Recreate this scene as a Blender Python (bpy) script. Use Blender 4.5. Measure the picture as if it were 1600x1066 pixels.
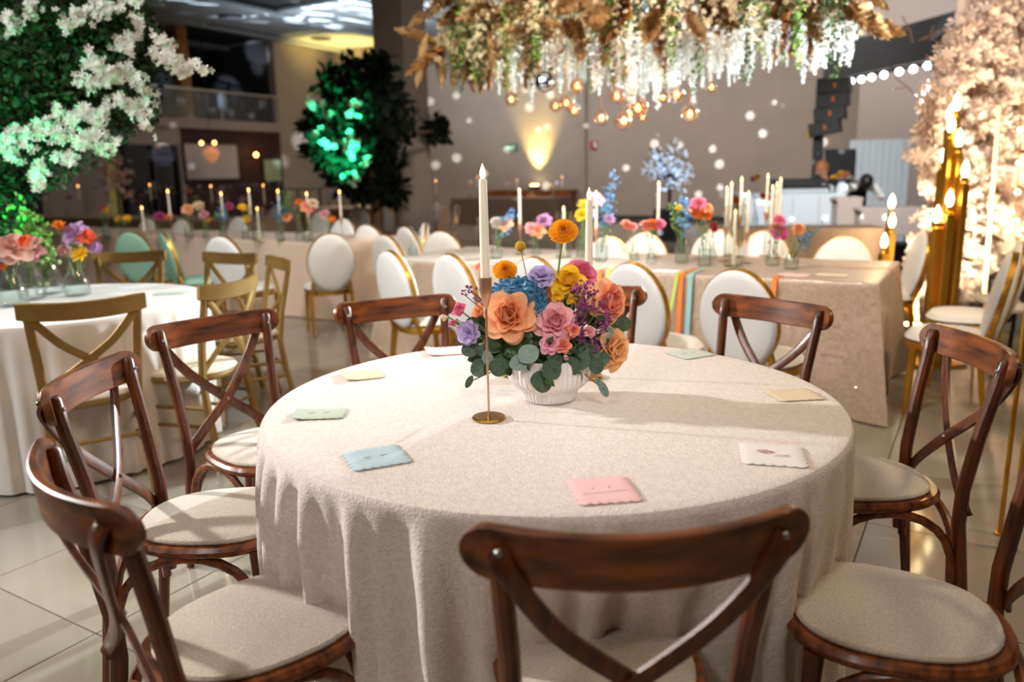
import bpy, math, random
import numpy as np
from mathutils import Vector, Matrix, Euler
PI = math.pi
random.seed(7); rng = np.random.default_rng(7)
for o in list(bpy.data.objects): bpy.data.objects.remove(o)
S = bpy.context.scene; C = S.collection

# ---------------------------------------------------------------- camera
FPX, PITCH, ROLL, EYE = 1220.0, math.radians(11.96), math.radians(-1.11), 1.356
cd = bpy.data.cameras.new('camera'); cam = bpy.data.objects.new('camera', cd); C.objects.link(cam); S.camera = cam
cd.sensor_width = 36; cd.lens = FPX / 1600 * 36; cd.clip_end = 200; cd.clip_start = 0.05
fw = Vector((0, math.cos(PITCH), -math.sin(PITCH))); up0 = Vector((0, math.sin(PITCH), math.cos(PITCH))); rt0 = Vector((1, 0, 0))
rt = (rt0 * math.cos(ROLL) + up0 * math.sin(ROLL)).normalized(); up = fw.cross(rt) * -1
cam.matrix_world = Matrix(((rt.x, up.x, -fw.x, 0), (rt.y, up.y, -fw.y, 0), (rt.z, up.z, -fw.z, EYE), (0, 0, 0, 1)))
cd.dof.use_dof = True; cd.dof.focus_distance = 2.05; cd.dof.aperture_fstop = 2.0

S.view_settings.view_transform = 'Standard'; S.view_settings.look = 'None'
S.view_settings.exposure = 0.15; S.view_settings.gamma = 1.0; S.view_settings.use_curve_mapping = False
S.cycles.max_bounces = 8; S.cycles.transparent_max_bounces = 16; S.cycles.sample_clamp_indirect = 4
S.cycles.caustics_reflective = False; S.cycles.caustics_refractive = False
W = bpy.data.worlds.new('world'); S.world = W; W.use_nodes = True
W.node_tree.nodes['Background'].inputs[0].default_value = (0.02, 0.022, 0.03, 1)
W.node_tree.nodes['Background'].inputs[1].default_value = 0.3

def light(kind, name, loc, col, power, aim=None, size=0.1, angle=60, blend=0.4, sy=None):
    l = bpy.data.lights.new(name, kind); l.color = col; l.energy = power
    if kind == 'AREA':
        l.size = size
        if sy: l.shape = 'RECTANGLE'; l.size_y = sy
    else: l.shadow_soft_size = size
    if kind == 'SPOT': l.spot_size = math.radians(angle); l.spot_blend = blend
    o = bpy.data.objects.new(name, l); C.objects.link(o); o.location = loc
    if aim is not None: o.rotation_euler = (Vector(aim) - Vector(loc)).to_track_quat('-Z', 'Y').to_euler()
    return o

def gobo(l, scale, thr, strength=1.0, stretch=(1, 1, 1), seed=0.0, feather=0.03):
    d = l.data; d.use_nodes = True; nt = d.node_tree; N = nt.nodes; em = N['Emission']
    tc = N.new('ShaderNodeTexCoord'); mp = N.new('ShaderNodeMapping'); v = N.new('ShaderNodeTexVoronoi'); mr = N.new('ShaderNodeMapRange')
    mp.inputs['Scale'].default_value = stretch; mp.inputs['Location'].default_value = (seed, seed * .7, seed * .3)
    v.inputs['Scale'].default_value = scale
    mr.inputs['From Min'].default_value = thr; mr.inputs['From Max'].default_value = thr + feather
    mr.inputs['To Min'].default_value = strength; mr.inputs['To Max'].default_value = 0
    nt.links.new(tc.outputs['Normal'], mp.inputs[0]); nt.links.new(mp.outputs[0], v.inputs['Vector'])
    nt.links.new(v.outputs['Distance'], mr.inputs[0]); nt.links.new(mr.outputs[0], em.inputs['Strength'])

# room frame: u along the far wall, v away from the camera
DU = Vector((math.cos(math.radians(-31)), math.sin(math.radians(-31)), 0)); DV = Vector((-DU.y, DU.x, 0)); RZ = math.radians(-31)
def room(u, v, z=0): return DU * u + DV * v + Vector((0, 0, z))
def uv_of(p): return (p.x * DU.x + p.y * DU.y, p.x * DV.x + p.y * DV.y)
def ray(px, py):
    a, b = px - 800, py - 533; c, s = math.cos(ROLL), math.sin(ROLL)
    x = (a * c + b * s) / FPX; w = -(-a * s + b * c) / FPX
    return Vector((x, math.cos(PITCH) + w * math.sin(PITCH), w * math.cos(PITCH) - math.sin(PITCH)))
def at(px, py, z):
    r = ray(px, py); return r * ((z - EYE) / r.z) + Vector((0, 0, EYE))
def aty(px, py, y):
    r = ray(px, py); return r * (y / r.y) + Vector((0, 0, EYE))
def atv(px, py, v):
    r = ray(px, py); return r * (v / (r.x * DV.x + r.y * DV.y)) + Vector((0, 0, EYE))
def atu(px, py, u):
    r = ray(px, py); return r * (u / (r.x * DU.x + r.y * DU.y)) + Vector((0, 0, EYE))

TC = Vector((.103, 2.057, 0)); TR = .76          # main table
# ---------------------------------------------------------------- hall spots, and fills added to brighten the scene
KEY = light('SPOT', 'key_stage_spot', (-5.5, 3.6, 2.7), (1, .96, .92), 1600, aim=(.1, 1.8, .6), size=.1, angle=38, blend=.5)
light('SPOT', 'front_fill', (-2.4, -2.2, 4.6), (1, .91, .86), 330, aim=(0, 2.0, .5), size=.6, angle=70, blend=.8)  # added fill, brightens the front table from behind the camera
light('SPOT', 'bouquet_fill', (.9, -1.6, 3.4), (1, .97, .93), 260, aim=(.1, 2.05, 1.0), size=.25, angle=17, blend=.8)  # narrow fill added to lift the bouquet blooms
light('SPOT', 'long_table_fill', (-1.6, 3.6, 5.2), (1, .93, .84), 650, aim=(-2.7, 7.7, .5), size=.2, angle=52, blend=.8)  # extra fill added for the long left table
light('SPOT', 'side_ceiling_spot', (-5.5, 1.0, 4.6), (.86, .93, 1), 900, aim=(-2.4, 4.9, .5), size=.25, angle=62, blend=.7)
light('AREA', 'hall_fill', (0, 3, 5.4), (1, .88, .76), 120, aim=(0, 3, 0), size=7)  # unseen overhead fill, added for the general level
light('AREA', 'far_fill', tuple(room(-13, 16, 5.5)), (1, .86, .74), 240, aim=tuple(room(-13, 17, 0)), size=5)  # unseen fill added to brighten the dark background
light('AREA', 'far_wall_fill', tuple(room(-5, 15.5, 5.4)), (1, .93, .88), 500, aim=tuple(room(-5, 22, 1.0)), size=9, sy=1.5)  # area fill added facing the back wall, no fixture there
light('AREA', 'ceiling_fill', tuple(room(-14, 16, 3.2)), (.8, .9, 1), 420, aim=tuple(room(-13, 17, 6)), size=5)  # fill added in mid air to lighten the ceiling panels
light('AREA', 'ceiling_fill_right', tuple(room(1, 15, 3.2)), (.85, .92, 1), 330, aim=tuple(room(1, 16, 6)), size=4)  # added upward fill for the ceiling at right
light('SPOT', 'pillar_fill', (-.5, 7.5, 4.8), (1, .93, .88), 700, aim=tuple(aty(655, 260, 14)), size=.2, angle=16, blend=.8)  # fill added to lighten the pillar
light('SPOT', 'desk_cool_fill', (2.6, 7.0, 3.6), (.84, .93, 1), 1100, aim=(4.7, 11.4, 1.0), size=.1, angle=46, blend=.7)  # cool fill added so desk and people come out brighter
light('SPOT', 'right_warm_spot', (4.4, 1.6, 4.4), (1, .72, .42), 330, aim=(1.6, 3.6, .4), size=.3, angle=70, blend=.8)
light('SPOT', 'chair_row_spot', (-1.5, 1.5, 5.2), (1, .95, .9), 900, aim=(.5, 5.2, .8), size=.2, angle=46, blend=.7)
# ---------------------------------------------------------------- materials
def mat(name, col, rough=.6, metal=0, emit=None, es=0, col2=None, scale=8, detail=4, bump=0, bscale=60, spec=.5, sheen=0, stretch=(1, 1, 1), coat=0, ramp=(.35, .65), kind='noise', sss=0, coord='Object', trans=0):
    m = bpy.data.materials.new(name); m.use_nodes = True; nt = m.node_tree; N = nt.nodes; L = nt.links; b = N['Principled BSDF']
    b.inputs['Base Color'].default_value = (*col, 1); b.inputs['Roughness'].default_value = rough; b.inputs['Metallic'].default_value = metal
    b.inputs['Specular IOR Level'].default_value = spec; b.inputs['Coat Weight'].default_value = coat; b.inputs['Coat Roughness'].default_value = .15
    b.inputs['Sheen Weight'].default_value = sheen; b.inputs['Transmission Weight'].default_value = trans
    if emit: b.inputs['Emission Color'].default_value = (*emit, 1); b.inputs['Emission Strength'].default_value = es
    tc = N.new('ShaderNodeTexCoord'); mp = N.new('ShaderNodeMapping'); mp.inputs['Scale'].default_value = stretch
    L.new(tc.outputs[coord], mp.inputs[0])
    if col2:
        if kind == 'voronoi': t = N.new('ShaderNodeTexVoronoi'); out = t.outputs['Distance']
        elif kind == 'wave': t = N.new('ShaderNodeTexWave'); t.inputs['Distortion'].default_value = 3; t.inputs['Detail'].default_value = 3; out = t.outputs['Fac']
        else: t = N.new('ShaderNodeTexNoise'); t.inputs['Detail'].default_value = detail; out = t.outputs['Fac']
        t.inputs['Scale'].default_value = scale
        cr = N.new('ShaderNodeValToRGB'); cr.color_ramp.elements[0].position = ramp[0]; cr.color_ramp.elements[1].position = ramp[1]
        cr.color_ramp.elements[0].color = (*col, 1); cr.color_ramp.elements[1].color = (*col2, 1)
        L.new(mp.outputs[0], t.inputs['Vector']); L.new(out, cr.inputs[0]); L.new(cr.outputs[0], b.inputs['Base Color'])
    if bump:
        t = N.new('ShaderNodeTexNoise'); t.inputs['Scale'].default_value = bscale; t.inputs['Detail'].default_value = 3
        bp = N.new('ShaderNodeBump'); bp.inputs['Strength'].default_value = bump; bp.inputs['Distance'].default_value = .004
        L.new(mp.outputs[0], t.inputs['Vector']); L.new(t.outputs['Fac'], bp.inputs['Height']); L.new(bp.outputs[0], b.inputs['Normal'])
    return m
def h(s):
    v = [int(s[i:i + 2], 16) / 255 for i in (0, 2, 4)]
    return tuple(x / 12.92 if x < .04045 else ((x + .055) / 1.055) ** 2.4 for x in v)
def glassy(name, tint=(1, 1, 1), rough=.03, ior=1.25):
    m = bpy.data.materials.new(name); m.use_nodes = True; nt = m.node_tree; N = nt.nodes; L = nt.links; N.remove(N['Principled BSDF'])
    t = N.new('ShaderNodeBsdfTransparent'); g = N.new('ShaderNodeBsdfGlossy'); mx = N.new('ShaderNodeMixShader'); f = N.new('ShaderNodeLayerWeight')
    f.inputs['Blend'].default_value = ior - 1; t.inputs[0].default_value = (*tint, 1); g.inputs['Roughness'].default_value = rough
    mr = N.new('ShaderNodeMapRange'); mr.inputs['To Min'].default_value = .05; mr.inputs['To Max'].default_value = .8
    L.new(f.outputs['Facing'], mr.inputs[0]); L.new(mr.outputs[0], mx.inputs[0]); L.new(t.outputs[0], mx.inputs[1]); L.new(g.outputs[0], mx.inputs[2])
    L.new(mx.outputs[0], N['Material Output'].inputs[0]); return m
M = {}
def petal(name, c, c2=None, scale=30):
    m = M[name] = mat('petal_' + name, h(c), .55, col2=h(c2) if c2 else None, scale=scale, sheen=.15, spec=.2); nt = m.node_tree; N = nt.nodes; L = nt.links
    t = N.new('ShaderNodeBsdfTranslucent'); x = N.new('ShaderNodeMixShader'); x.inputs[0].default_value = .3; t.inputs[0].default_value = (*h(c), 1)
    L.new(N['Principled BSDF'].outputs[0], x.inputs[1]); L.new(t.outputs[0], x.inputs[2]); L.new(x.outputs[0], N['Material Output'].inputs[0])
M['wood'] = mat('walnut_stain', h('2e1108'), .38, col2=h('9c5420'), scale=4.2, stretch=(1.3, 10, 10), coat=.2, bump=.06, bscale=14, ramp=(.28, .76), detail=7)
M['woodx'] = mat('walnut_stain_upright', h('2e1108'), .38, col2=h('7c3e17'), scale=4.5, stretch=(10, 10, 1.3), coat=.2, bump=.06, bscale=14, ramp=(.28, .76), detail=7)
M['seatcloth'] = mat('oat_linen', h('b5a795'), .95, col2=h('d3c7b7'), scale=220, bump=.5, bscale=420, sheen=.3, ramp=(.3, .7))
M['goldpaint'] = mat('gold_painted_resin', h('8a6a34'), .42, metal=.35, col2=h('9c7b42'), scale=6)
M['goldcush'] = mat('cream_cushion', h('e6d8c0'), .75, bump=.1, bscale=200)
M['gold'] = mat('polished_gold', h('e0a740'), .27, metal=.85)
M['rosegold'] = mat('rose_gold', h('e0a98c'), .3, metal=.8)
M['brass'] = mat('brass', h('c79d4a'), .15, metal=1)
M['screw'] = mat('steel_screw', h('b9b4ac'), .3, metal=1)
M['white_vinyl'] = mat('white_vinyl', h('eceae6'), .42, sheen=.1)
M['mint_vinyl'] = mat('mint_vinyl', h('8fb79f'), .5)
M['cloth'] = mat('ivory_crinkle_cloth', h('e0d2c8'), .9, col2=h('ebdfd5'), scale=90, bump=.8, bscale=210, sheen=.35, ramp=(.4, .6))
M['cloth_left'] = mat('ecru_plain_cloth', h('d9cfc5'), .85, bump=.12, bscale=90, sheen=.2)
M['cloth_blush'] = mat('blush_plain_cloth', h('dcc0a8'), .85, bump=.12, bscale=90, sheen=.2)
M['cloth_peach'] = mat('peach_plain_cloth', h('d8b898'), .85, bump=.12, bscale=90, sheen=.2)
M['cloth_tan'] = mat('tan_cloth', h('a5876d'), .85, bump=.12, bscale=90)
M['napkin_pink'] = mat('pink_paper', h('f8cbca'), .85, bump=.1, bscale=60)
M['napkin_blue'] = mat('blue_paper', h('bdd4dd'), .85, bump=.1, bscale=60)
M['napkin_green'] = mat('sage_paper', h('c3ccb9'), .85, bump=.1, bscale=60)
M['napkin_mint'] = mat('mint_paper', h('ced8cc'), .85, bump=.1, bscale=60)
M['napkin_white'] = mat('white_paper', h('ebe7e2'), .85, bump=.1, bscale=60)
M['napkin_cream'] = mat('cream_paper', h('e2d0b2'), .85, bump=.1, bscale=60)
M['ink'] = mat('red_brown_ink', h('b0705c'), .8)
M['ink2'] = mat('grey_ink', h('8d8d90'), .8)
M['ceramic'] = mat('glazed_white_ceramic', h('efe9e6'), .22, coat=.5)
M['wax'] = mat('ivory_wax', h('efe3cd'), .5, emit=h('ffdca8'), es=.05)
M['flame'] = mat('led_flame', h('ffd9a0'), .5, emit=(1, .62, .25), es=5)
M['flame_hot'] = mat('bright_flame', h('ffe9c0'), .5, emit=(1, .78, .42), es=12)
M['flame_amber'] = mat('amber_flame', h('ffa040'), .5, emit=(1, .45, .12), es=10)
M['glass'] = glassy('clear_glass')
M['glass_green'] = glassy('green_tinted_glass', (.93, .97, .94))
M['glass_amber'] = glassy('amber_glass', (1, .78, .62), ior=1.5)
M['railglass'] = glassy('railing_glass', (.75, .8, .85), ior=1.08)
M['water'] = glassy('vase_water', (.93, .97, .97), ior=1.12)
M['euc'] = mat('eucalyptus_leaf', h('2f4631'), .6, col2=h('4d6650'), scale=12, bump=.05)
M['euc_pale'] = mat('eucalyptus_leaf_back', h('6d8580'), .65, col2=h('86998f'), scale=12)
M['leaf'] = mat('dark_green_leaf', h('1f3318'), .6, col2=h('3d5a26'), scale=9)
M['leaf_bright'] = mat('bright_green_leaf', h('58802a'), .6, col2=h('86a845'), scale=9)
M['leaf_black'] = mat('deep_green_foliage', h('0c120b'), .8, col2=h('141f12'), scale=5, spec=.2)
M['leaf_tree'] = mat('fern_foliage', h('1c2c14'), .7, col2=h('324a24'), scale=4, spec=.3)
M['stem'] = mat('green_stem', h('6f8c4c'), .6)
M['twig'] = mat('brown_twig', h('6b4a35'), .7)
for a in [('peach', 'ffc79a', 'fbb07c'), ('apricot', 'ffd3a0', 'fac084'), ('pink', 'fcc6ca', 'f8b2bb'), ('salmon', 'fbac94', 'f59a7e'), ('yellow', 'ffd83a', 'fbc825'),
          ('golden', 'ffb81c', 'f6a30c'), ('magenta', 'd65a94', 'c04884'), ('mauve', 'cfa0c8', 'c08cba'), ('lilac', 'd2c2e8', 'bcaade'), ('blue', '3f83ad', '6aa3c8'),
          ('skyblue', '7fb2dc', '6a9fd0'), ('coral', 'f0764a', 'e8612f'), ('blush', 'f0c7b8', 'ecb5a2'), ('white', 'f0ece2', 'e6e0d2'), ('rosepink', 'f08aa8', 'e4789c'),
          ('lightpink', 'fac0d0', 'f4aac2'), ('red', 'c52440', 'b01c38'), ('orange', 'f28c28', 'ec7a18'), ('purple', 'bf5fa6', 'a84a92'), ('cream', 'ecd9b8', 'e4cca4')]: petal(*a)
M['ball'] = mat('craspedia_yellow', h('c49a1e'), .8, bump=.6, bscale=300)
M['pampas'] = mat('pampas_tan', h('a98252'), .9, col2=h('c9a679'), scale=6)
M['pampas_rust'] = mat('pampas_rust', h('8c5a2c'), .9, col2=h('ab7a48'), scale=6)
M['blossom'] = mat('white_blossom', h('ece5da'), .7, sheen=.3)
M['blossom_cream'] = mat('cream_silk_blossom', h('f2e4d8'), .7, sheen=.3, col2=h('efd6c6'), scale=3)
M['crystal'] = mat('white_wisteria', h('eef3f2'), .4, sheen=.3)
M['black'] = mat('black_matte', h('0c0c0e'), .6)
M['navy'] = mat('navy_black_truss', h('0e1622'), .5)
M['wallp'] = mat('taupe_wall_paint', h('94867a'), .85, col2=h('8d8076'), scale=1.2, bump=.05, bscale=10)
M['wallred'] = mat('oxblood_wall_paint', h('2b0d0c'), .8, bump=.05, bscale=10)
M['walldark'] = mat('charcoal_wall_paint', h('26252a'), .85)
M['wallbeige'] = mat('beige_wall_paint', h('8d8078'), .85)
M['pillarm'] = mat('pillar_paint', h('a08f83'), .85, bump=.04, bscale=10)
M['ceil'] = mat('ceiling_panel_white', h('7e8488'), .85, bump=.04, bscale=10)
M['ceilgap'] = mat('ceiling_void', h('08090b'), .9)
M['tile'] = mat('polished_porcelain', h('857c6d'), .09, col2=h('958c7d'), scale=1.5, spec=.6, ramp=(.3, .7))
M['grout'] = mat('dark_grout', h('4b463e'), .8)
M['lampglow'] = mat('spot_lens', (1, 1, 1), .3, emit=(.86, .95, 1), es=14)
M['bulbwarm'] = mat('fairy_bulb', (1, .8, .4), .3, emit=(1, .7, .28), es=14)
M['bulbblue'] = mat('cool_fairy_bulb', (.8, .9, 1), .3, emit=(.55, .72, 1), es=2)
M['skin'] = mat('skin', h('b98468'), .6); M['hairg'] = mat('auburn_hair', h('9a5c30'), .6); M['hairb'] = mat('black_hair', h('14100f'), .5)
M['shirt'] = mat('white_shirt', h('d8d8d4'), .8); M['vest'] = mat('black_vest', h('141316'), .8)
M['whiteboard'] = mat('white_panel', h('c5cbd0'), .6); M['boothbeige'] = mat('beige_panel', h('b5a398'), .7)
M['green_sign'] = mat('green_sign', h('1f6a3c'), .6); M['red_sign'] = mat('red_sign', h('8e1f24'), .6); M['sign_white'] = mat('sign_white', h('dfe6e0'), .6)
M['screen'] = mat('projection_cloth', h('a69c98'), .8); M['screen_pale'] = mat('pale_panel', h('8f9a80'), .7)
M['doorglass'] = mat('dark_door_glass', h('0e131b'), .12)
M['rib_orange'] = mat('orange_ribbon', h('ef7d22'), .45); M['rib_blue'] = mat('aqua_ribbon', h('8fbfbf'), .45); M['rib_lime'] = mat('lime_ribbon', h('c4d24a'), .45); M['rib_red'] = mat('coral_ribbon', h('e5604c'), .45)
M['sequin_disc'] = mat('sequin_disc', h('e0cdb4'), .2, metal=.55)
M['mirror'] = mat('mirror_facets', h('c8ced4'), .08, metal=1)
# sequins: fine sparkling discs on tan net
def sequin():
    m = mat('sequin_cloth', h('bda38b'), .5, col2=h('cdb49c'), scale=40, sheen=.3); nt = m.node_tree; N = nt.nodes; L = nt.links; b = N['Principled BSDF']
    tc = N.new('ShaderNodeTexCoord'); v = N.new('ShaderNodeTexVoronoi'); v.inputs['Scale'].default_value = 150; L.new(tc.outputs['Object'], v.inputs['Vector'])
    bp = N.new('ShaderNodeBump'); bp.inputs['Strength'].default_value = .9; bp.inputs['Distance'].default_value = .012
    sp = N.new('ShaderNodeSeparateColor'); L.new(v.outputs['Color'], sp.inputs[0]); L.new(sp.outputs[0], bp.inputs['Height']); L.new(bp.outputs[0], b.inputs['Normal'])
    g = N.new('ShaderNodeMath'); g.operation = 'GREATER_THAN'; g.inputs[1].default_value = .94; L.new(sp.outputs[1], g.inputs[0]); L.new(g.outputs[0], b.inputs['Metallic'])
    b.inputs['Roughness'].default_value = .33; return m
M['sequin'] = sequin()

# ---------------------------------------------------------------- mesh builder
class MB:
    def __init__(s): s.v = []; s.f = []
    def add(s, vs, fs, mtx=None):
        n = len(s.v)
        s.v += [tuple(mtx @ Vector(p)) for p in vs] if mtx else [tuple(p) for p in vs]
        s.f += [tuple(i + n for i in f) for f in fs]; return s
    def box(s, c, d, rz=0, taper=1, mtx=None):
        x, y, z = d[0] / 2, d[1] / 2, d[2] / 2; vs = []
        for k, t in ((-1, taper), (1, 1)):
            for a, b in ((-1, -1), (1, -1), (1, 1), (-1, 1)):
                p = Vector((a * x * t, b * y * t, k * z)); p.rotate(Euler((0, 0, rz))); vs.append(p + Vector(c))
        return s.add(vs, [(3, 2, 1, 0), (4, 5, 6, 7), (0, 1, 5, 4), (1, 2, 6, 5), (2, 3, 7, 6), (3, 0, 4, 7)], mtx)
    def bbox(s, c, d, b=.004, mtx=None):   # bevelled box: chamfered outline, stacked rings
        x, y, z = d[0] / 2, d[1] / 2, d[2] / 2; rings = []
        for zz, q in ((-z, b), (-z + b, 0), (z - b, 0), (z, b)):
            X, Y = x - q, y - q
            rings.append([(c[0] + i, c[1] + j, c[2] + zz) for i, j in ((-X + b, -Y), (X - b, -Y), (X, -Y + b), (X, Y - b), (X - b, Y), (-X + b, Y), (-X, Y - b), (-X, -Y + b))])
        return s.rings(rings, caps=True, mtx=mtx)
    def rings(s, rings, closed=True, caps=False, mtx=None, loop=False):
        n = len(rings[0]); vs = [p for r in rings for p in r]; fs = []
        R_ = len(rings)
        for i in range(R_ if loop else R_ - 1):
            j = (i + 1) % R_
            for k in range(n if closed else n - 1):
                l = (k + 1) % n; fs.append((i * n + k, i * n + l, j * n + l, j * n + k))
        if caps: fs.append(tuple(range(n))[::-1]); fs.append(tuple((R_ - 1) * n + k for k in range(n)))
        return s.add(vs, fs, mtx)
    def lathe(s, prof, n=24, c=(0, 0, 0), mtx=None, rib=0, ribn=0, ribz=None):
        rr = []
        for r, z in prof:
            ring = []
            for k in range(n):
                a = 2 * PI * k / n; q = r
                if rib and (ribz is None or ribz[0] < z < ribz[1]): q = r * (1 + rib * abs(math.sin(a * ribn / 2)))
                ring.append((c[0] + q * math.cos(a), c[1] + q * math.sin(a), c[2] + z))
            rr.append(ring)
        return s.rings(rr, caps=False, mtx=mtx)
    def tube(s, pts, r, n=8, mtx=None, flat=None, updir=None):
        pts = [Vector(p) for p in pts]; rr = []; R_ = r if hasattr(r, '__len__') else [r] * len(pts); prev = None
        for i, p in enumerate(pts):
            t = (pts[min(i + 1, len(pts) - 1)] - pts[max(i - 1, 0)]).normalized()
            if updir is not None: a = Vector(updir) - t * t.dot(Vector(updir)); a.normalize()
            elif prev is None: a = t.orthogonal().normalized()
            else: a = (prev - t * t.dot(prev)).normalized()
            prev = a; b = t.cross(a); ring = []
            for k in range(n):
                an = 2 * PI * (k + .5) / n; ca, sa = math.cos(an), math.sin(an)
                if flat:   # flat = (half along a, half along b) superellipse
                    ca = math.copysign(abs(ca) ** .45, ca) * flat[0]; sa = math.copysign(abs(sa) ** .45, sa) * flat[1]
                    ring.append(p + a * ca * R_[i] + b * sa * R_[i])
                else: ring.append(p + a * ca * R_[i] + b * sa * R_[i])
            rr.append(ring)
        return s.rings(rr, caps=True, mtx=mtx)
    def sphere(s, c, r, n=10, m=6, sq=(1, 1, 1)):
        return s.lathe2([(math.sin(PI * i / m), -math.cos(PI * i / m)) for i in range(m + 1)], c, r, n, sq)
    def lathe2(s, prof, c, r, n, sq):
        return s.rings([[(c[0] + sq[0] * r * max(a, 1e-3) * math.cos(2 * PI * k / n), c[1] + sq[1] * r * max(a, 1e-3) * math.sin(2 * PI * k / n), c[2] + sq[2] * r * b) for k in range(n)] for a, b in prof])
    def mesh(s, name, m, smooth=True):
        me = bpy.data.meshes.new(name); me.from_pydata(s.v, [], s.f); me.materials.append(M[m] if isinstance(m, str) else m)
        if smooth:
            me.polygons.foreach_set('use_smooth', [True] * len(me.polygons)); me.set_sharp_from_angle(angle=math.radians(35))
        me.update(); return me
    def build(s, name, m, parent=None, smooth=True, loc=None): return link(name, s.mesh(name, m, smooth), parent, loc)
def link(name, me, parent=None, loc=None, mtx=None):
    o = bpy.data.objects.new(name, me); C.objects.link(o)
    if parent: o.parent = parent
    if loc is not None: o.location = loc
    if mtx is not None: o.matrix_local = mtx
    return o
def tag(o, label=None, cat=None, group=None, kind=None):
    if label: o['label'] = label
    if cat: o['category'] = cat
    if group: o['group'] = group
    if kind: o['kind'] = kind
    return o
def thing(name, label, cat, loc=(0, 0, 0), rz=0, group=None):
    o = bpy.data.objects.new(name, None); C.objects.link(o); o.location = loc; o.rotation_euler = (0, 0, rz); o.empty_display_size = .1
    return tag(o, label, cat, group)
KIDS = {}
def copy_tree(o, parent=None, _top=True):
    c = o.copy(); C.objects.link(c)
    if parent: c.parent = parent
    for k in [x for x in CHILD.get(o.name, [])]: copy_tree(k, c, False)
    return c
CHILD = {}
def index_children(root):
    for x in bpy.data.objects:
        if x.parent and (x.parent == root or x.parent.parent == root): CHILD.setdefault(x.parent.name, []).append(x)
def struct(o): o['kind'] = 'structure'; return o
def scatter(name, tv, tf, mats, m, parent=None, smooth=False):   # many transformed copies of a template joined into one mesh
    tv = np.array(tv, dtype=np.float32); n = len(mats); mats = np.array(mats, dtype=np.float32)
    V = np.einsum('nij,kj->nki', mats[:, :3, :3], tv) + mats[:, None, :3, 3]; k = len(tv)
    V = V.reshape(-1, 3); F = np.array(tf, dtype=np.int32); fl = F.shape[1]
    Fa = (F[None] + (np.arange(n, dtype=np.int32) * k)[:, None, None]).reshape(-1)
    me = bpy.data.meshes.new(name); me.vertices.add(len(V)); me.vertices.foreach_set('co', V.reshape(-1))
    nf = len(Fa) // fl; me.loops.add(len(Fa)); me.loops.foreach_set('vertex_index', Fa); me.polygons.add(nf)
    me.polygons.foreach_set('loop_start', np.arange(nf, dtype=np.int32) * fl); me.update(calc_edges=True)
    if smooth: me.polygons.foreach_set('use_smooth', [True] * nf)
    me.materials.append(M[m]); return link(name, me, parent)
def rmat(p, s, nrm=None, stretch=(1, 1, 1)):   # random orientation matrix (optionally +z to a direction)
    if nrm is None: q = Vector((random.gauss(0, 1), random.gauss(0, 1), random.gauss(0, 1))).normalized()
    else: q = (Vector(nrm) + Vector((random.gauss(0, 1), random.gauss(0, 1), random.gauss(0, 1))) * .45).normalized()
    R_ = q.to_track_quat('Z', 'Y').to_matrix().to_4x4() @ Matrix.Rotation(random.uniform(0, 6.28), 4, 'Z')
    return Matrix.Translation(p) @ R_ @ Matrix.Diagonal((s * stretch[0], s * stretch[1], s * stretch[2], 1))
# templates ------------------------------------------------------
def tmpl_blossom(np_=5):
    v = [(0, 0, 0)]; f = []
    for i in range(np_):
        a = 2 * PI * i / np_; w = .62 * PI / np_; n = len(v)
        v += [(.68 * math.cos(a - w), .68 * math.sin(a - w), .2), (1.0 * math.cos(a - w * .55), 1.0 * math.sin(a - w * .55), .36), (1.0 * math.cos(a + w * .55), 1.0 * math.sin(a + w * .55), .36), (.68 * math.cos(a + w), .68 * math.sin(a + w), .2)]
        f += [(0, n, n + 1, n + 2, n + 3)]
    return v, f
BLV, BLF = tmpl_blossom()
LFV = [(0, 0, 0), (.32, .5, .06), (0, 1.0, -.04), (-.32, .5, .06)]; LFF = [(0, 1, 2, 3)]
# ---------------------------------------------------------------- chairs
def smooth(P_, k=4):   # Catmull-Rom through the points
    P_ = [Vector(p) for p in P_]; Q = [P_[0] * 2 - P_[1]] + P_ + [P_[-1] * 2 - P_[-2]]; out = []
    for i in range(1, len(Q) - 2):
        for j in range(k):
            t = j / k; a, b, c, d = Q[i - 1], Q[i], Q[i + 1], Q[i + 2]
            out.append(.5 * (2 * b + (c - a) * t + (2 * a - 5 * b + 4 * c - d) * t * t + (3 * b - a - 3 * c + d) * t ** 3))
    return out + [P_[-1]]
def arc(p, q, sag, n=9):   # curve from p to q bulging by vector sag
    p, q, sag = Vector(p), Vector(q), Vector(sag)
    return [p.lerp(q, t) + sag * math.sin(PI * t) for t in [i / (n - 1) for i in range(n)]]
def seat_outline(w, d, k=1.0, n=36, rear=.86):
    out = []
    for i in range(n):
        a = 2 * PI * i / n; c, s_ = math.cos(a), math.sin(a)
        e = .8
        x = math.copysign(abs(c) ** e, c) * w / 2; y = math.copysign(abs(s_) ** e, s_) * d / 2
        x *= (1 - (1 - rear) * (1 - (y / (d / 2) + 1) / 2)); out.append((x * k, y * k))
    return out
def seat_bm(w, d, z0, z1, dome=0, rear=.86, r=.006):
    mb = MB(); o = seat_outline(w, d, rear=rear); rings = []
    def ring(sh, z): return [(x * (1 - sh * 2 / w), y * (1 - sh * 2 / d), z) for x, y in o]
    rings = [ring(r, z0), ring(0, z0 + r), ring(0, z1 - r * 1.2), ring(r, z1)]
    if dome:
        for q, t in ((.03, .35), (.07, .65), (.12, .88), (.17, 1)): rings.append(ring(q * w / .42, z1 + dome * t))
    return mb.rings(rings, caps=True)
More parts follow.
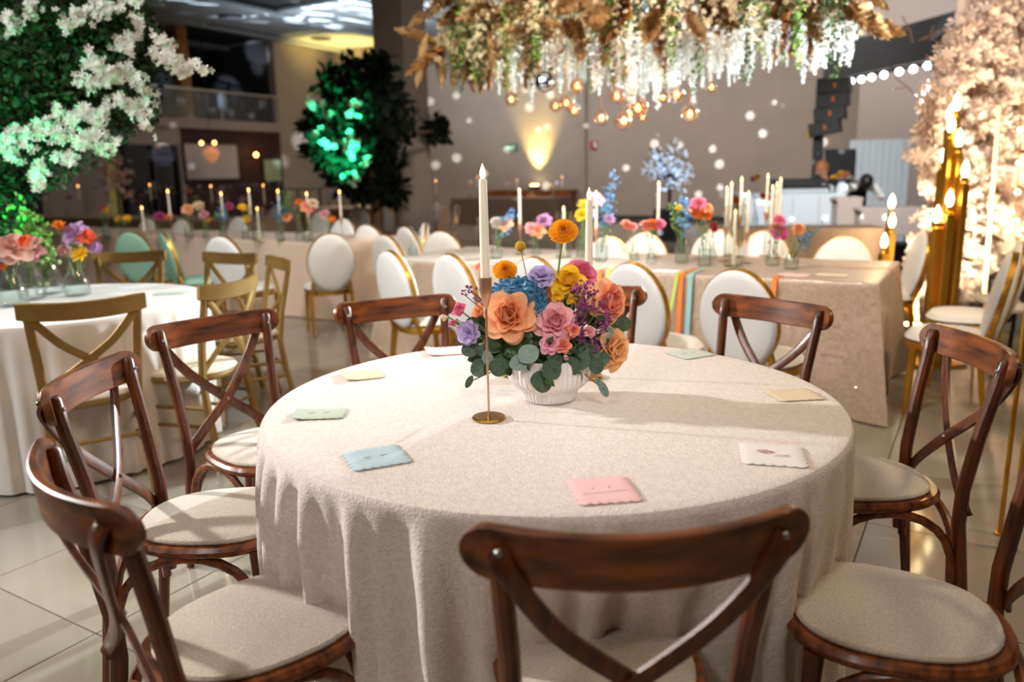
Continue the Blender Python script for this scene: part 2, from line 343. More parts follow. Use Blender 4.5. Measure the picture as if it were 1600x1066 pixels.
def make_cross_chair(first_label):
    t = thing('crossback_chair', first_label, 'chair')
    sf = seat_bm(.43, .44, .43, .457, rear=.84, r=.008); link('seat_frame', sf.mesh('seat_frame', 'wood'), t).location = (0, .028, 0)
    sc = seat_bm(.385, .392, .457, .47, dome=.014, rear=.84, r=.004); link('seat_cushion', sc.mesh('seat_cushion', 'seatcloth'), t).location = (0, .03, 0)
    for s in (-1, 1):
        lg = MB().tube([(s * .165, .175, .435), (s * .172, .19, .2), (s * .18, .215, 0)], [.019, .017, .013], 10); link('front_leg', lg.mesh('front_leg', 'woodx'), t)
        rp = MB().tube([(s * .195, -.235, 0), (s * .185, -.21, .2), (s * .178, -.188, .4), (s * .18, -.19, .5), (s * .188, -.212, .65), (s * .2, -.24, .8), (s * .204, -.248, .858), (s * .205, -.25, .866)],
                       [.0135, .0165, .018, .018, .0175, .017, .0165, .012], 10); link('rear_post', rp.mesh('rear_post', 'woodx'), t)
    # bent top rail: curved board with round ends, behind the posts
    mb = MB(); rings = []; n = 29
    for i in range(n):
        u = -1 + 2 * i / (n - 1); x = .254 * math.sin(u * PI / 2); q = x / .254
        hh = .044 * math.sqrt(max(1e-3, 1 - (max(0, abs(x) - .212) / .0422) ** 2)); y = -.306 + .068 * q * q; zc = .839 - .006 * (1 - q * q) + (.003 * q * q)
        tilt = .12; a = Vector((1, 2 * .062 * q / .252, 0)).normalized(); nn = Vector((-a.y, a.x, 0)); th = .0095
        ring = []
        for dz, dn in ((-1, .6), (-.93, 1), (.93, 1), (1, .6), (1, -.6), (.93, -1), (-.93, -1), (-1, -.6)):
            ring.append(Vector((x, y, zc)) + nn * dn * th + Vector((0, -dz * hh * tilt, dz * hh)))
        rings.append(ring)
    tr = link('top_rail', mb.rings(rings, caps=True).mesh('top_rail', 'wood'), t)
    sb = MB()
    for s in (-1, 1):
        b = MB(); P_ = [(s * .205, -.276, .852), (s * .19, -.286, .815), (s * .118, -.262, .705), (0, -.224 - .004 * s, .588), (-s * .098, -.208, .503), (-s * .162, -.206, .442), (-s * .176, -.212, .42)]
        cb = link('cross_brace', b.tube(smooth(P_), 1, 8, flat=(.0065, .0165), updir=(0, 1, .25)).mesh('cross_brace', 'woodx'), t)
        sc_ = MB().lathe([(.0001, .004), (.005, .0035), (.0065, 0)], 10, mtx=Matrix.Translation((s * .204, -.2855, .85)) @ Matrix.Rotation(PI / 2, 4, 'X'))
        link('screw', sc_.mesh('screw', 'screw'), cb)
        s2 = MB().lathe([(.0001, .004), (.005, .0035), (.0065, 0)], 10, mtx=Matrix.Translation((s * .203, -.2295, .835)) @ Matrix.Rotation(-PI / 2, 4, 'X'))
        link('screw', s2.mesh('screw', 'screw'), tr)
    rv = MB().lathe([(.0001, .004), (.005, .0035), (.0065, 0)], 10, mtx=Matrix.Translation((0, -.212, .588)) @ Matrix.Rotation(-PI / 2, 4, 'X'))
    link('rivet', rv.mesh('rivet', 'screw'), t)
    F_, B_ = .185, -.195
    for p, q in (((-.172, F_, .2), (.172, F_, .2)), ((-.182, B_, .2), (.182, B_, .2)), ((-.18, B_, .22), (-.17, F_, .22)), ((.18, B_, .22), (.17, F_, .22))):
        p, q = Vector(p), Vector(q); pts = []
        for i in range(13):
            k = i / 12; a = PI * k; e = p.lerp(q, .5 - .5 * math.cos(a) * .93); e.z = p.z + .205 * math.sin(a) ** .7; pts.append(e)
        link('arched_brace', MB().tube(pts, .0125, 8).mesh('arched_brace', 'wood'), t)
    return t
def make_gold_cross(first_label):
    t = thing('gold_crossback_chair', first_label, 'chair')
    link('seat_frame', seat_bm(.43, .41, .42, .445, rear=.85).mesh('seat_frame', 'goldpaint'), t)
    link('seat_cushion', seat_bm(.43, .41, .445, .47, dome=.014, rear=.86, r=.009).mesh('seat_cushion', 'goldcush'), t)
    for s in (-1, 1):
        link('front_leg', MB().tube([(s * .18, .165, .43), (s * .185, .18, 0)], [.018, .013], 10).mesh('front_leg', 'goldpaint'), t)
        link('rear_post', MB().tube([(s * .19, -.25, 0), (s * .18, -.2, .25), (s * .175, -.18, .43), (s * .185, -.2, .6), (s * .2, -.25, .83), (s * .202, -.255, .86)], [.9, 1, 1, 1, .95, .9], 8, flat=(.014, .019), updir=(0, 1, 0)).mesh('rear_post', 'goldpaint'), t)
    mb = MB(); rings = []
    for i in range(21):
        q = -1 + i / 10; x = .235 * q; y = -.292 + .045 * q * q; hh = .038 * (1 - .12 * max(0, abs(q) - .85) / .15); zc = .852 + .012 * q * q
        a = Vector((1, .09 * q / .235, 0)).normalized(); nn = Vector((-a.y, a.x, 0))
        rings.append([Vector((x, y, zc)) + nn * dn * .011 + Vector((0, -dz * hh * .1, dz * hh)) for dz, dn in ((-1, .5), (-.9, 1), (.9, 1), (1, .5), (1, -.5), (.9, -1), (-.9, -1), (-1, -.5))])
    link('top_rail', mb.rings(rings, caps=True).mesh('top_rail', 'goldpaint'), t)
    for s in (-1, 1):
        P_ = [(s * .185, -.258, .82), (s * .1, -.262, .72), (0, -.244 - .004 * s, .64), (-s * .1, -.215, .56), (-s * .17, -.188, .48)]
        link('cross_brace', MB().tube(smooth(P_), 1, 8, flat=(.007, .017), updir=(0, 1, .2)).mesh('cross_brace', 'goldpaint'), t)
    for a, b in (((-.182, .17, .27), (.182, .17, .27)), ((-.18, -.2, .27), (.18, -.2, .27)), ((-.18, -.21, .21), (-.183, .175, .21)), ((.18, -.21, .21), (.183, .175, .21)), ((-.18, -.205, .3), (-.182, .172, .3)), ((.18, -.205, .3), (.182, .172, .3))):
        link('stretcher', MB().tube([a, b], .0095, 8).mesh('stretcher', 'goldpaint'), t)
    return t
def make_oval(first_label, cover='white_vinyl'):
    t = thing('oval_back_chair', first_label, 'chair')
    link('seat_cushion', seat_bm(.44, .43, .405, .45, dome=.035, rear=.92, r=.02).mesh('seat_cushion', cover), t)
    link('seat_frame', seat_bm(.43, .42, .365, .405, rear=.92).mesh('seat_frame', 'gold'), t)
    for s in (-1, 1):
        link('leg', MB().tube([(s * .17, .16, .38), (s * .18, .175, 0)], [1.25, .7], 8, flat=(.016, .016), updir=(0, 1, 0)).mesh('leg', 'gold'), t)
        link('leg', MB().tube([(s * .17, -.16, .40), (s * .185, -.21, 0)], [1.25, .7], 8, flat=(.016, .016), updir=(0, 1, 0)).mesh('leg', 'gold'), t)
        link('back_support', MB().tube([(s * .165, -.175, .38), (s * .16, -.2, .46), (s * .145, -.215, .54)], 1, 8, flat=(.012, .016), updir=(0, 1, 0)).mesh('back_support', 'gold'), t)
    # oval back, tilted
    T = Matrix.Translation((0, -.232, .655)) @ Matrix.Rotation(math.radians(-79), 4, 'X')
    W_, H_ = .195, .25; n = 40
    def ov(k, z): return [(W_ * k * math.cos(2 * PI * i / n), H_ * k * math.sin(2 * PI * i / n), z) for i in range(n)]
    for nm, sgn in (('front_pad', 1), ('rear_pad', -1)):
        mb = MB(); ks = [(1.0, .0), (1.02, .014), (1.015, .024), (.97, .034), (.88, .041), (.6, .047), (.3, .049), (.02, .049)]
        rr = [ov(k, sgn * z) for k, z in ks]
        if sgn < 0: rr = [r[::-1] for r in rr]
        link(nm, mb.rings(rr, caps=True, mtx=T).mesh(nm, cover), t)
    mb = MB(); rr = []
    for i in range(n):
        a = 2 * PI * i / n; c = Vector((W_ * math.cos(a), H_ * math.sin(a), 0)); nn = Vector((math.cos(a) / W_, math.sin(a) / H_, 0)).normalized()
        rr.append([c + nn * p + Vector((0, 0, z)) for p, z in ((-.002, -.0165), (.0085, -.0155), (.0095, 0), (.0085, .0155), (-.002, .0165))])
    link('gold_rim', mb.rings(rr, loop=True, mtx=T).mesh('gold_rim', 'gold'), t)
    return t
PROTO = {}
def place(kind, maker, label, loc, face, group, z=0):   # face = heading in degrees (chair front)
    if kind not in PROTO:
        o = maker(label); index_children(o); PROTO[kind] = o
    else: o = copy_tree(PROTO[kind])
    o.location = (loc[0], loc[1], z); o.rotation_euler = (0, 0, math.radians(face - 90)); o['label'] = label; o['group'] = group
    return o
# ---------------------------------------------------------------- flowers
def petal_mesh(name, m, w=.8, cup=.35, curl=.3, notch=0, nu=5, nv=6):
    vs = []; fs = []
    for j in range(nv + 1):
        t = j / nv; wid = w * (math.sin(min(1, t * 1.15) * PI * .5) ** .8) * (1 - .35 * max(0, t - .75) / .25)
        for i in range(nu + 1):
            q = -1 + 2 * i / nu
            x = q * wid * .5; z = t * (1 - .10 * q * q * t) - notch * (1 - abs(q)) * (t > .9)
            y = cup * (math.sin(t * PI * .5) * .35) - cup * q * q * .5 * wid + curl * max(0, t - .55) ** 1.6 * 1.5
            vs.append((x, y, z))
    for j in range(nv):
        for i in range(nu): a = j * (nu + 1) + i; fs.append((a, a + 1, a + nu + 2, a + nu + 1))
    return MB().add(vs, fs).mesh(name, m)
PET = {}
def petal_for(m, kind):
    k = (m, kind)
    if k not in PET:
        PET[k] = petal_mesh('petal', m, *{'in': (1.0, 1.25, -.12), 'mid': (1.1, .85, .3), 'out': (1.2, .6, .8)}[kind])
    return PET[k]
def petal_mats(R_, layers=((3, 8, .62, 'in'), (4, 20, .78, 'in'), (5, 34, .9, 'mid'), (5, 50, 1.0, 'out'), (6, 68, 1.05, 'out'))):
    out = []; ph = random.uniform(0, 6)
    for li, (n, tilt, s, kind) in enumerate(layers):
        for i in range(n):
            a = ph + 2 * PI * i / n + random.uniform(-.12, .12) + li * .55; tl = math.radians(tilt + random.uniform(-5, 5)); sc = s * R_ * random.uniform(.94, 1.06)
            mt = Matrix.Rotation(a, 4, 'Z') @ Matrix.Translation((0, .05 * R_ * (li + 1) * .8, -.06 * R_ * li)) @ Matrix.Rotation(-tl, 4, 'X') @ Matrix.Diagonal((sc, sc, sc, 1))
            out.append((mt, kind))
    return out
def orient(p, d): return Matrix.Translation(p) @ Vector(d).normalized().to_track_quat('Z', 'Y').to_matrix().to_4x4()
def stem_to(root, mtx, base, r=.0022, m='stem', name='stem', bow=0.02):   # stem part from world point base to the bloom
    inv = mtx.inverted(); b = inv @ Vector(base); tip = Vector((0, 0, -.002)); c = (b + tip) / 2 + Vector((random.uniform(-1, 1) * bow, random.uniform(-1, 1) * bow, 0))
    pts = [b.lerp(c, t).lerp(c.lerp(tip, t), t) for t in (0, .25, .5, .75, 1)]
    return link(name, MB().tube(pts, r, 5).mesh(name, m), root)
def rose(label, m, p, R_, d, base, name='rose', group=None, layers=None, m2=None, cat='flower', big=True):
    mt = orient(p, d); t = thing(name, label, cat, group=group); t.matrix_world = mt
    pm = petal_mats(R_, layers) if layers else petal_mats(R_)
    if big:
        for k, (mm, kind) in enumerate(pm): link('petal', petal_for(m2 if (m2 and k > len(pm) * .55) else m, kind), t, mtx=mm)
    else: link('bloom', join_petals(m, pm), t)
    link('calyx', MB().lathe([(.001, -.28 * R_), (.16 * R_, -.22 * R_), (.24 * R_, -.05 * R_), (.2 * R_, .1 * R_)], 8).mesh('calyx', 'stem'), t)
    stem_to(t, mt, base); return t
def join_petals(m, pm):
    mb = MB()
    for mm, kind in pm:
        k = ('low', kind)
        if k not in PET: PET[k] = petal_mesh('petal_low', m, *{'in': (.85, .9, -.1), 'mid': (1.05, .65, .25), 'out': (1.2, .45, .75)}[kind], 0, 3, 3)
        me = PET[k]; mb.add([v.co for v in me.vertices], [tuple(f.vertices) for f in me.polygons], mm)
    return mb.mesh('bloom', m)
BLOOM = {}
def bloom_mesh(kind, m):    # unit radius joined blooms for the distant vases
    k = (kind, m)
    if k in BLOOM: return BLOOM[k]
    if kind == 'rose': me = join_petals(m, petal_mats(.95, ((3, 8, .7, 'in'), (4, 28, .85, 'mid'), (5, 50, 1, 'out'), (5, 72, 1, 'out'))))
    elif kind == 'ruffle':
        mb = MB()
        for i in range(26):
            a = i * 2.4; t = i / 26; mm = Matrix.Rotation(a, 4, 'Z') @ Matrix.Rotation(-math.radians(8 + 78 * t), 4, 'X') @ Matrix.Diagonal((.75, 1, .8 + .2 * t, 1))
            mb.add([(-.28, 0, 0), (.28, 0, 0), (-.5, -.1, .8), (.5, .12, .8), (-.25, .12, 1), (.28, -.08, 1)], [(0, 1, 3, 2), (2, 3, 5, 4)], mm)
        me = mb.mesh('bloom', m)
    elif kind == 'daisy':
        mb = MB()
        for i in range(34):
            a = i * 2.4; t = i / 34; mm = Matrix.Rotation(a, 4, 'Z') @ Matrix.Rotation(-math.radians(25 + 62 * t), 4, 'X') @ Matrix.Scale(.55 + .45 * t, 4)
            mb.add([(-.08, 0, 0), (.08, 0, 0), (.15, .03, .7), (0, 0, 1), (-.15, .03, .7)], [(0, 1, 2, 3, 4)], mm)
        me = mb.mesh('bloom', m)
    BLOOM[k] = me; return me
def bloom(label, kind, m, p, R_, base, d=None, group=None, leafy=True):
    d = d or (random.uniform(-.5, .5), -.5, 1.0); mt = orient(p, d) ; nm = {'rose': 'garden_rose', 'ruffle': 'carnation', 'daisy': 'ranunculus'}[kind]
    t = thing(nm, label, 'flower', group=group); t.matrix_world = mt
    link('bloom', bloom_mesh(kind, m), t, mtx=Matrix.Scale(R_, 4)); stem_to(t, mt, base, r=.0025); return t
def pompom(label, m, p, R_, d, base, name='ranunculus', group=None, rings=11):
    mt = orient(p, d); t = thing(name, label, 'flower', group=group); t.matrix_world = mt; mb = MB()
    for j in range(rings):
        q = (j + 1) / rings; n = int(7 + 26 * q); tilt = math.radians(-6 + 96 * q ** .85)
        for i in range(n):
            a = 2 * PI * (i + .5 * (j % 2)) / n + random.uniform(-.06, .06); s_ = R_ * (.42 + .18 * q) * random.uniform(.92, 1.08)
            mm = Matrix.Rotation(a, 4, 'Z') @ Matrix.Translation((0, R_ * .42 * q, R_ * (.16 - .26 * q * q))) @ Matrix.Rotation(-tilt, 4, 'X') @ Matrix.Scale(s_, 4)
            mb.add([(-.1, 0, 0), (.1, 0, 0), (.22, .05, .6), (.2, .16, .95), (-.2, .16, .95), (-.22, .05, .6), (0, -.06, .6), (0, .06, 1.02)], [(0, 1, 2, 6), (0, 6, 5), (6, 2, 3, 7), (5, 6, 7, 4)], mm)
    link('bloom', mb.mesh('bloom', m), t)
    c = MB().sphere((0, 0, .10 * R_), .2 * R_, 10, 6, (1, 1, .5)); link('flower_eye', c.mesh('flower_eye', 'leaf_bright'), t)
    stem_to(t, mt, base, r=.0028, bow=.008); return t
def hydrangea(label, m, p, R_, d, base, n=150, sq=(1, 1, .85)):
    mt = orient(p, d); t = thing('hydrangea', label, 'flower'); t.matrix_world = mt; mats = []
    for i in range(n):
        z = 1 - 1.6 * (i + .5) / n; a = i * 2.39996; r = math.sqrt(max(0, 1 - z * z)); nn = Vector((r * math.cos(a), r * math.sin(a), z))
        mats.append(rmat(Vector((nn.x * sq[0], nn.y * sq[1], nn.z * sq[2])) * R_ * random.uniform(.88, 1.05), R_ * .25, nn))
    v = [(0, 0, 0)]; f = []
    for i in range(4):
        a = PI / 2 * i; k = len(v); v += [(.55 * math.cos(a - .62), .55 * math.sin(a - .62), .12), (1 * math.cos(a - .25), 1 * math.sin(a - .25), .2), (1 * math.cos(a + .25), 1 * math.sin(a + .25), .12), (.55 * math.cos(a + .62), .55 * math.sin(a + .62), .02)]
        f += [(0, k, k + 1, k + 1), (0, k + 1, k + 2, k + 3)]
    f = [(0, 1 + 4 * i, 2 + 4 * i, 3 + 4 * i) for i in range(4)] + [(0, 3 + 4 * i, 4 + 4 * i, 0) for i in range(4)]; f = [(0, 1 + 4 * i, 2 + 4 * i, 3 + 4 * i) for i in range(4)]
    o = scatter('florets', v, f, mats, m, t); o['kind'] = 'stuff'
    stem_to(t, mt, base, r=.004); return t
def spray(label, m, base, tips, bits=10, size=.006, name='flower_spray', spread=.022, stemm='stem', cat='flower', group=None, leaf=None):
    t = thing(name, label, cat, loc=base, group=group); mb = MB(); mats = []
    for tp in tips:
        q = Vector(tp) - Vector(base); pts = [Vector((0, 0, 0)), q * .5 + Vector((random.uniform(-1, 1), random.uniform(-1, 1), .5)) * .02, q]; mb.tube(pts, .0012, 4)
        for k in range(bits): mats.append(rmat(q + Vector((random.gauss(0, 1), random.gauss(0, 1), random.gauss(0, 1.1))) * spread * .5, size * random.uniform(.7, 1.2)))
    link('stem', mb.mesh('stem', stemm), t)
    cv = [(0, 0, -.6)] + [(math.cos(2 * PI * i / 5) * .7, math.sin(2 * PI * i / 5) * .7, .1) for i in range(5)] + [(0, 0, .5)] + [(math.cos(2 * PI * (i + .5) / 5) * 1.1, math.sin(2 * PI * (i + .5) / 5) * 1.1, .65) for i in range(5)]
    cf = [(0, 1 + (i + 1) % 5, 1 + i, 1 + i) for i in range(5)]; cf = [(0, 1 + i, 7 + i, 1 + (i + 1) % 5) for i in range(5)] + [(6, 7 + i, 1 + (i + 1) % 5, 7 + (i + 1) % 5) for i in range(5)]
    o = scatter('florets', cv, cf, mats, m, t); o['kind'] = 'stuff'; return t
def leaf_mesh(name, m, w=.5, shape=1.0, bend=.15):
    vs = []; fs = []; nv, nu = 8, 4
    for j in range(nv + 1):
        t = j / nv; wd = w * math.sin(PI * (t ** shape * .94 + .03)) ** .6
        for i in range(nu + 1):
            q = -1 + 2 * i / nu; vs.append((q * wd, abs(q) * .06 - bend * t * t, t))
    for j in range(nv):
        for i in range(nu): a = j * (nu + 1) + i; fs.append((a, a + 1, a + nu + 2, a + nu + 1))
    return MB().add(vs, fs).mesh(name, m)
LF = {}
def leafm(m, w=.5, sh=1.0):
    k = (m, w, sh)
    if k not in LF: LF[k] = leaf_mesh('leaf', m, w, sh)
    return LF[k]
def leaf_at(root, inv, p, size, up_, nrm, m='euc', w=.5, sh=1.0):
    z = Vector(up_).normalized(); y = (Vector(nrm) - z * z.dot(Vector(nrm))).normalized(); x = y.cross(z)
    R_ = Matrix(((x.x, y.x, z.x, p[0]), (x.y, y.y, z.y, p[1]), (x.z, y.z, z.z, p[2]), (0, 0, 0, 1))) @ Matrix.Scale(size, 4)
    o = link('leaf', leafm(m, w, sh), root); o.matrix_local = inv @ R_; return o
# ---------------------------------------------------------------- vases and candles
def vase(kind, label, loc, group, z=.76, s=1.0):
    t = thing({'bottle': 'bottle_vase', 'jar': 'bud_vase', 'cyl': 'hurricane_cylinder', 'pitcher': 'glass_pitcher', 'flask': 'bottle_vase'}[kind], label, 'vase' if kind != 'cyl' else 'candle holder', loc=(loc[0], loc[1], z), group=group)
    pr = {'bottle': [(.001, .002), (.034, .003), (.036, .01), (.036, .085), (.03, .105), (.019, .13), (.017, .15), (.021, .165), (.018, .166)],
          'jar': [(.001, .002), (.032, .003), (.034, .02), (.026, .055), (.014, .08), (.014, .1), (.017, .112), (.015, .112)],
          'flask': [(.001, .002), (.04, .003), (.043, .015), (.04, .05), (.022, .09), (.017, .115), (.026, .15), (.024, .15)],
          'cyl': [(.001, .003), (.05, .003), (.052, .01), (.052, .30), (.050, .30)],
          'pitcher': [(.001, .003), (.045, .004), (.052, .03), (.05, .07), (.036, .11), (.034, .13), (.046, .165), (.044, .165)]}[kind]
    pr = [(r * s, zz * s) for r, zz in pr]
    link('glass_body', MB().lathe(pr, 20).mesh('glass_body', 'glass' if kind in ('pitcher',) else 'glass_green'), t)
    if kind == 'cyl': link('base_disc', MB().lathe([(.001, 0), (.062, 0), (.062, .006), (.001, .006)], 24).mesh('base_disc', 'glass_green'), t)
    else:
        k = next(i for i, p in enumerate(pr) if p[1] >= .045 * s); wl = [(r * .93, zz + .001) for r, zz in pr[:k + 1]]
        link('water', MB().lathe(wl + [(.001, wl[-1][1])], 16).mesh('water', 'water'), t)
    if kind == 'pitcher':
        link('handle', MB().tube([(.04 * s, 0, .15 * s), (.08 * s, 0, .14 * s), (.085 * s, 0, .08 * s), (.05 * s, 0, .045 * s)], .006 * s, 8).mesh('handle', 'glass'), t)
    return t
def candle(label, loc, z0, ztip, group, holder='rosegold', base_r=.042, r=.0115, hold_label=None, stick=True, flame='flame'):
    x, y = loc; zt = ztip - .032
    zc = zt - .262 if stick else z0
    if stick and zc < z0 + .03: zc = z0 + .03
    if stick:
        hd = thing('candlestick', hold_label, 'candle holder', loc=(x, y, z0), group=group + ' holders' if group else None)
        link('base_disc', MB().lathe([(.001, 0), (base_r, 0), (base_r, .004), (base_r - .002, .006), (.001, .006)], 32).mesh('base_disc', 'brass'), hd)
        link('rod', MB().tube([(0, 0, .005), (0, 0, zc - z0 - .02)], .003, 8).mesh('rod', holder), hd)
        link('cup', MB().lathe([(.003, -.05), (.006, -.04), (.013, -.015), (.0155, 0), (.0155, .028), (.0135, .028), (.0125, .0)], 18).mesh('cup', holder), hd).location = (0, 0, zc - z0)
    cd_ = thing('taper_candle', label, 'candle', loc=(x, y, zc), group=group); H_ = zt - zc
    link('wax', MB().lathe([(.001, 0), (r, 0), (r * .95, H_ * .6), (r * .82, H_ - .006), (r * .6, H_), (.001, H_)], 14).mesh('wax', 'wax'), cd_)
    link('flame_bulb', MB().lathe([(.001, -.001), (.005, .002), (.0072, .01), (.006, .018), (.003, .027), (.0005, .034)], 10).mesh('flame_bulb', flame), cd_).location = (0, 0, H_)
    return cd_
# ---------------------------------------------------------------- tables
def cloth_round(name, m, c, R_, label, group=None, nth=520, folds=None, dents=(), seed=1, z=.76, zb=.012):
    t = Vector((c[0], c[1], 0)); rr = []; rnd = random.Random(seed)
    ph = [rnd.uniform(0, 6.28) for _ in range(8)]
    def fold(a):
        f1 = math.sin(38 * a + ph[0] + 1.6 * math.sin(7 * a + ph[1])) ; f2 = math.sin(57 * a + ph[2] + 1.2 * math.sin(9 * a + ph[3])); f3 = math.sin(8 * a + ph[4])
        g = .55 * f1 + .3 * f2 + .25 * f3; amp = folds(a) if folds else 1
        return (abs(g) ** .75) * math.copysign(1, g) * amp
    for k in (.001, .2, .4, .6, .8, .95): rr.append([(R_ * k * math.cos(2 * PI * i / nth), R_ * k * math.sin(2 * PI * i / nth), z) for i in range(nth)])
    for k, dz in ((.985, -.0005), (.996, -.003), (1.002, -.009), (1.006, -.02)): rr.append([(R_ * k * math.cos(2 * PI * i / nth), R_ * k * math.sin(2 * PI * i / nth), z + dz) for i in range(nth)])
    zs = [z - .05, z - .09, z - .14, z - .2, z - .28, z - .36, z - .45, z - .54, z - .63, z - .7, zb]
    for zz in zs:
        t_ = (z - zz) / (z - zb); ring = []
        for i in range(nth):
            a = 2 * PI * i / nth; am = .036 * min(1, t_ * 2.2) ** .6 + .012 * t_
            r = R_ * 1.006 + .012 * t_ + am * fold(a)
            for (da, dep, wd) in dents:
                dd = (a - da + PI) % (2 * PI) - PI
                if zz < .5: r -= dep * math.exp(-(dd / wd) ** 2) * min(1, (.5 - zz) / .04)
                elif zz < .62: r -= dep * .5 * math.exp(-(dd / wd) ** 2) * (.62 - zz) / .12
            ring.append((r * math.cos(a), r * math.sin(a), zz))
        rr.append(ring)
    o = MB().rings([[(p[0] + c[0], p[1] + c[1], p[2]) for p in r] for r in rr]).build(name, m); tag(o, label, 'tablecloth', group); return o
def cloth_rect(name, m, p0, L, Wd, rz, label, z=.76, amp=.02, seed=2, zb=.01, freq=9, group=None, seg=.04):
    # p0: corner; runs L along local x, Wd along local y
    rnd = random.Random(seed); ph = [rnd.uniform(0, 6) for _ in range(4)]; rad = .03; pts = []
    def side(a, b, n): return [(a[0] + (b[0] - a[0]) * i / n, a[1] + (b[1] - a[1]) * i / n) for i in range(n)]
    n1, n2 = max(8, int(L / seg)), max(6, int(Wd / seg)); cs = [(0, 0), (L, 0), (L, Wd), (0, Wd)]; out = []
    for (a, b, n, nx, ny) in ((cs[0], cs[1], n1, 0, -1), (cs[1], cs[2], n2, 1, 0), (cs[2], cs[3], n1, 0, 1), (cs[3], cs[0], n2, -1, 0)):
        for p in side(a, b, n): out.append((p, nx, ny))
    tot = len(out); rr = []
    cx, cy = L / 2, Wd / 2
    for k in (.01, .5, .96): rr.append([(cx + (p[0] - cx) * k, cy + (p[1] - cy) * k, z) for p, _, _ in out])
    for k, (off, dz) in enumerate(((-.012, 0), (-.002, -.003), (.003, -.012), (.005, -.03))): rr.append([(p[0] + nx * off, p[1] + ny * off, z + dz) for p, nx, ny in out])
    for zz in [z - .1, z - .2, z - .35, z - .5, z - .65, zb]:
        t_ = (z - zz) / z; ring = []
        for i, (p, nx, ny) in enumerate(out):
            s_ = (p[0] + p[1]) * freq; g = .6 * math.sin(s_ + ph[0] + math.sin(s_ * .31 + ph[1]) * 1.5) + .4 * math.sin(s_ * 1.73 + ph[2])
            dc = min(math.hypot(p[0] - q[0], p[1] - q[1]) for q in cs); cornr = max(0, 1 - dc / .2) ** 1.5; sx = 1 if p[0] > cx else -1; sy = 1 if p[1] > cy else -1
            w = (amp * g + .012) * t_; ring.append((p[0] + nx * w + sx * cornr * .10 * t_, p[1] + ny * w + sy * cornr * .10 * t_, zz))
        rr.append(ring)
    o = MB().rings(rr, caps=False).build(name, m); o.location = (p0[0], p0[1], 0); o.rotation_euler = (0, 0, rz); tag(o, label, 'tablecloth', group); return o
def table_frame(name, label, c, R_=None, rect=None, group=None, rz=0):
    t = thing(name, label, 'table', loc=(c[0], c[1], 0), rz=rz, group=group)
    if R_:
        link('tabletop', MB().lathe([(.001, .735), (R_ - .01, .735), (R_ - .004, .74), (R_ - .004, .752), (R_ - .01, .757), (.001, .757)], 48).mesh('tabletop', 'wood'), t); ls = [(sx * R_ * .5, sy * R_ * .5) for sx in (-1, 1) for sy in (-1, 1)]
    else:
        L, Wd = rect; link('tabletop', MB().bbox((L / 2, Wd / 2, .745), (L - .02, Wd - .02, .024)).mesh('tabletop', 'wood'), t); ls = [(.15, .12), (L - .15, .12), (L - .15, Wd - .12), (.15, Wd - .12)]
    for x, y in ls: link('leg', MB().tube([(x, y, .735), (x, y, 0)], .018, 8).mesh('leg', 'black'), t)
    return t
# ================================================================ SETTING
RM = Matrix.Rotation(RZ, 4, 'Z'); H = 5.85; VB = 22.1; UL = -20.7
def rbox(name, m, u0, u1, v0, v1, z0, z1, parent=None):
    o = MB().box(((u0 + u1) / 2, (v0 + v1) / 2, (z0 + z1) / 2), (u1 - u0, v1 - v0, z1 - z0), mtx=RM).build(name, m, parent, smooth=False); return o
fl = struct(rbox('floor', 'grout', -26, 9.5, -6, 22.6, -.1, -.004))
# tiles: grid phase measured on the joints beside the left chairs
TS = .65; g0 = at(150, 990, 0); gu, gv = uv_of(g0); tile_me = MB().bbox((0, 0, -.006), (TS - .004, TS - .004, .012), b=.0015).mesh('floor_tile', 'tile', smooth=False)
cnt = 0; far = []
iu0, iv0 = gu % TS, gv % TS; cells = []
for i in range(-42, 16):
    for j in range(-10, 36):
        u, v = iu0 + i * TS + TS / 2, iv0 + j * TS + TS / 2
        if not (-25.6 < u < 9.2 and -5.7 < v < 22.2): continue
        w = room(u, v); cells.append((w.length + (30 if w.y < .2 else 0), w))
cells.sort(key=lambda c: c[0])
for k, (_, w) in enumerate(cells):
    if k < 290:
        o = link('floor_tile', tile_me, fl, mtx=Matrix.Translation(w + Vector((0, 0, -.0))) @ RM)
    else: far.append(Matrix.Translation(w) @ RM)
fv = [(sx * (TS / 2 - .002), sy * (TS / 2 - .002), 0) for sx, sy in ((-1, -1), (1, -1), (1, 1), (-1, 1))]
o = scatter('far_floor_tiles', fv, [(0, 1, 2, 3)], far, 'tile', fl); o['kind'] = 'stuff'
# walls
struct(rbox('wall_back', 'wallp', UL - .3, 9.5, VB, VB + .3, 0, H))
struct(rbox('wall_right', 'wallp', 9.2, 9.5, -6, VB, 0, H)); struct(rbox('wall_front', 'wallp', -26, 9.5, -6.3, -6, 0, H))
struct(rbox('wall_left', 'wallp', UL - .3, UL, 19.45, VB, 0, H))
struct(rbox('wall_left_lower', 'wallred', UL - .3, UL, 15.55, 19.45, 0, 2.95)); struct(rbox('wall_left_lower_pale', 'wallbeige', UL - .3, UL, 15.43, 15.55, 0, 2.95))
struct(rbox('wall_left_lower_over', 'wallbeige', UL - .3, UL, 13.8, 15.43, 2.42, 2.95)); struct(rbox('wall_left_lower_side', 'wallbeige', UL - .3, UL, 6, 13.1, 0, 2.95))
struct(rbox('wall_left_lower_lintel', 'walldark', UL - .3, UL, 13.1, 13.8, 2.45, 2.95)); struct(rbox('wall_left_lower_jamb', 'walldark', UL - .3, UL + .05, 13.62, 13.8, 0, 2.45))
struct(rbox('wall_left_upper', 'walldark', -25.3, -25, 2, 19.6, 2.95, H)); struct(rbox('wall_left_upper_side', 'walldark', -25, UL - .3, 19.45, 19.7, 2.95, H))
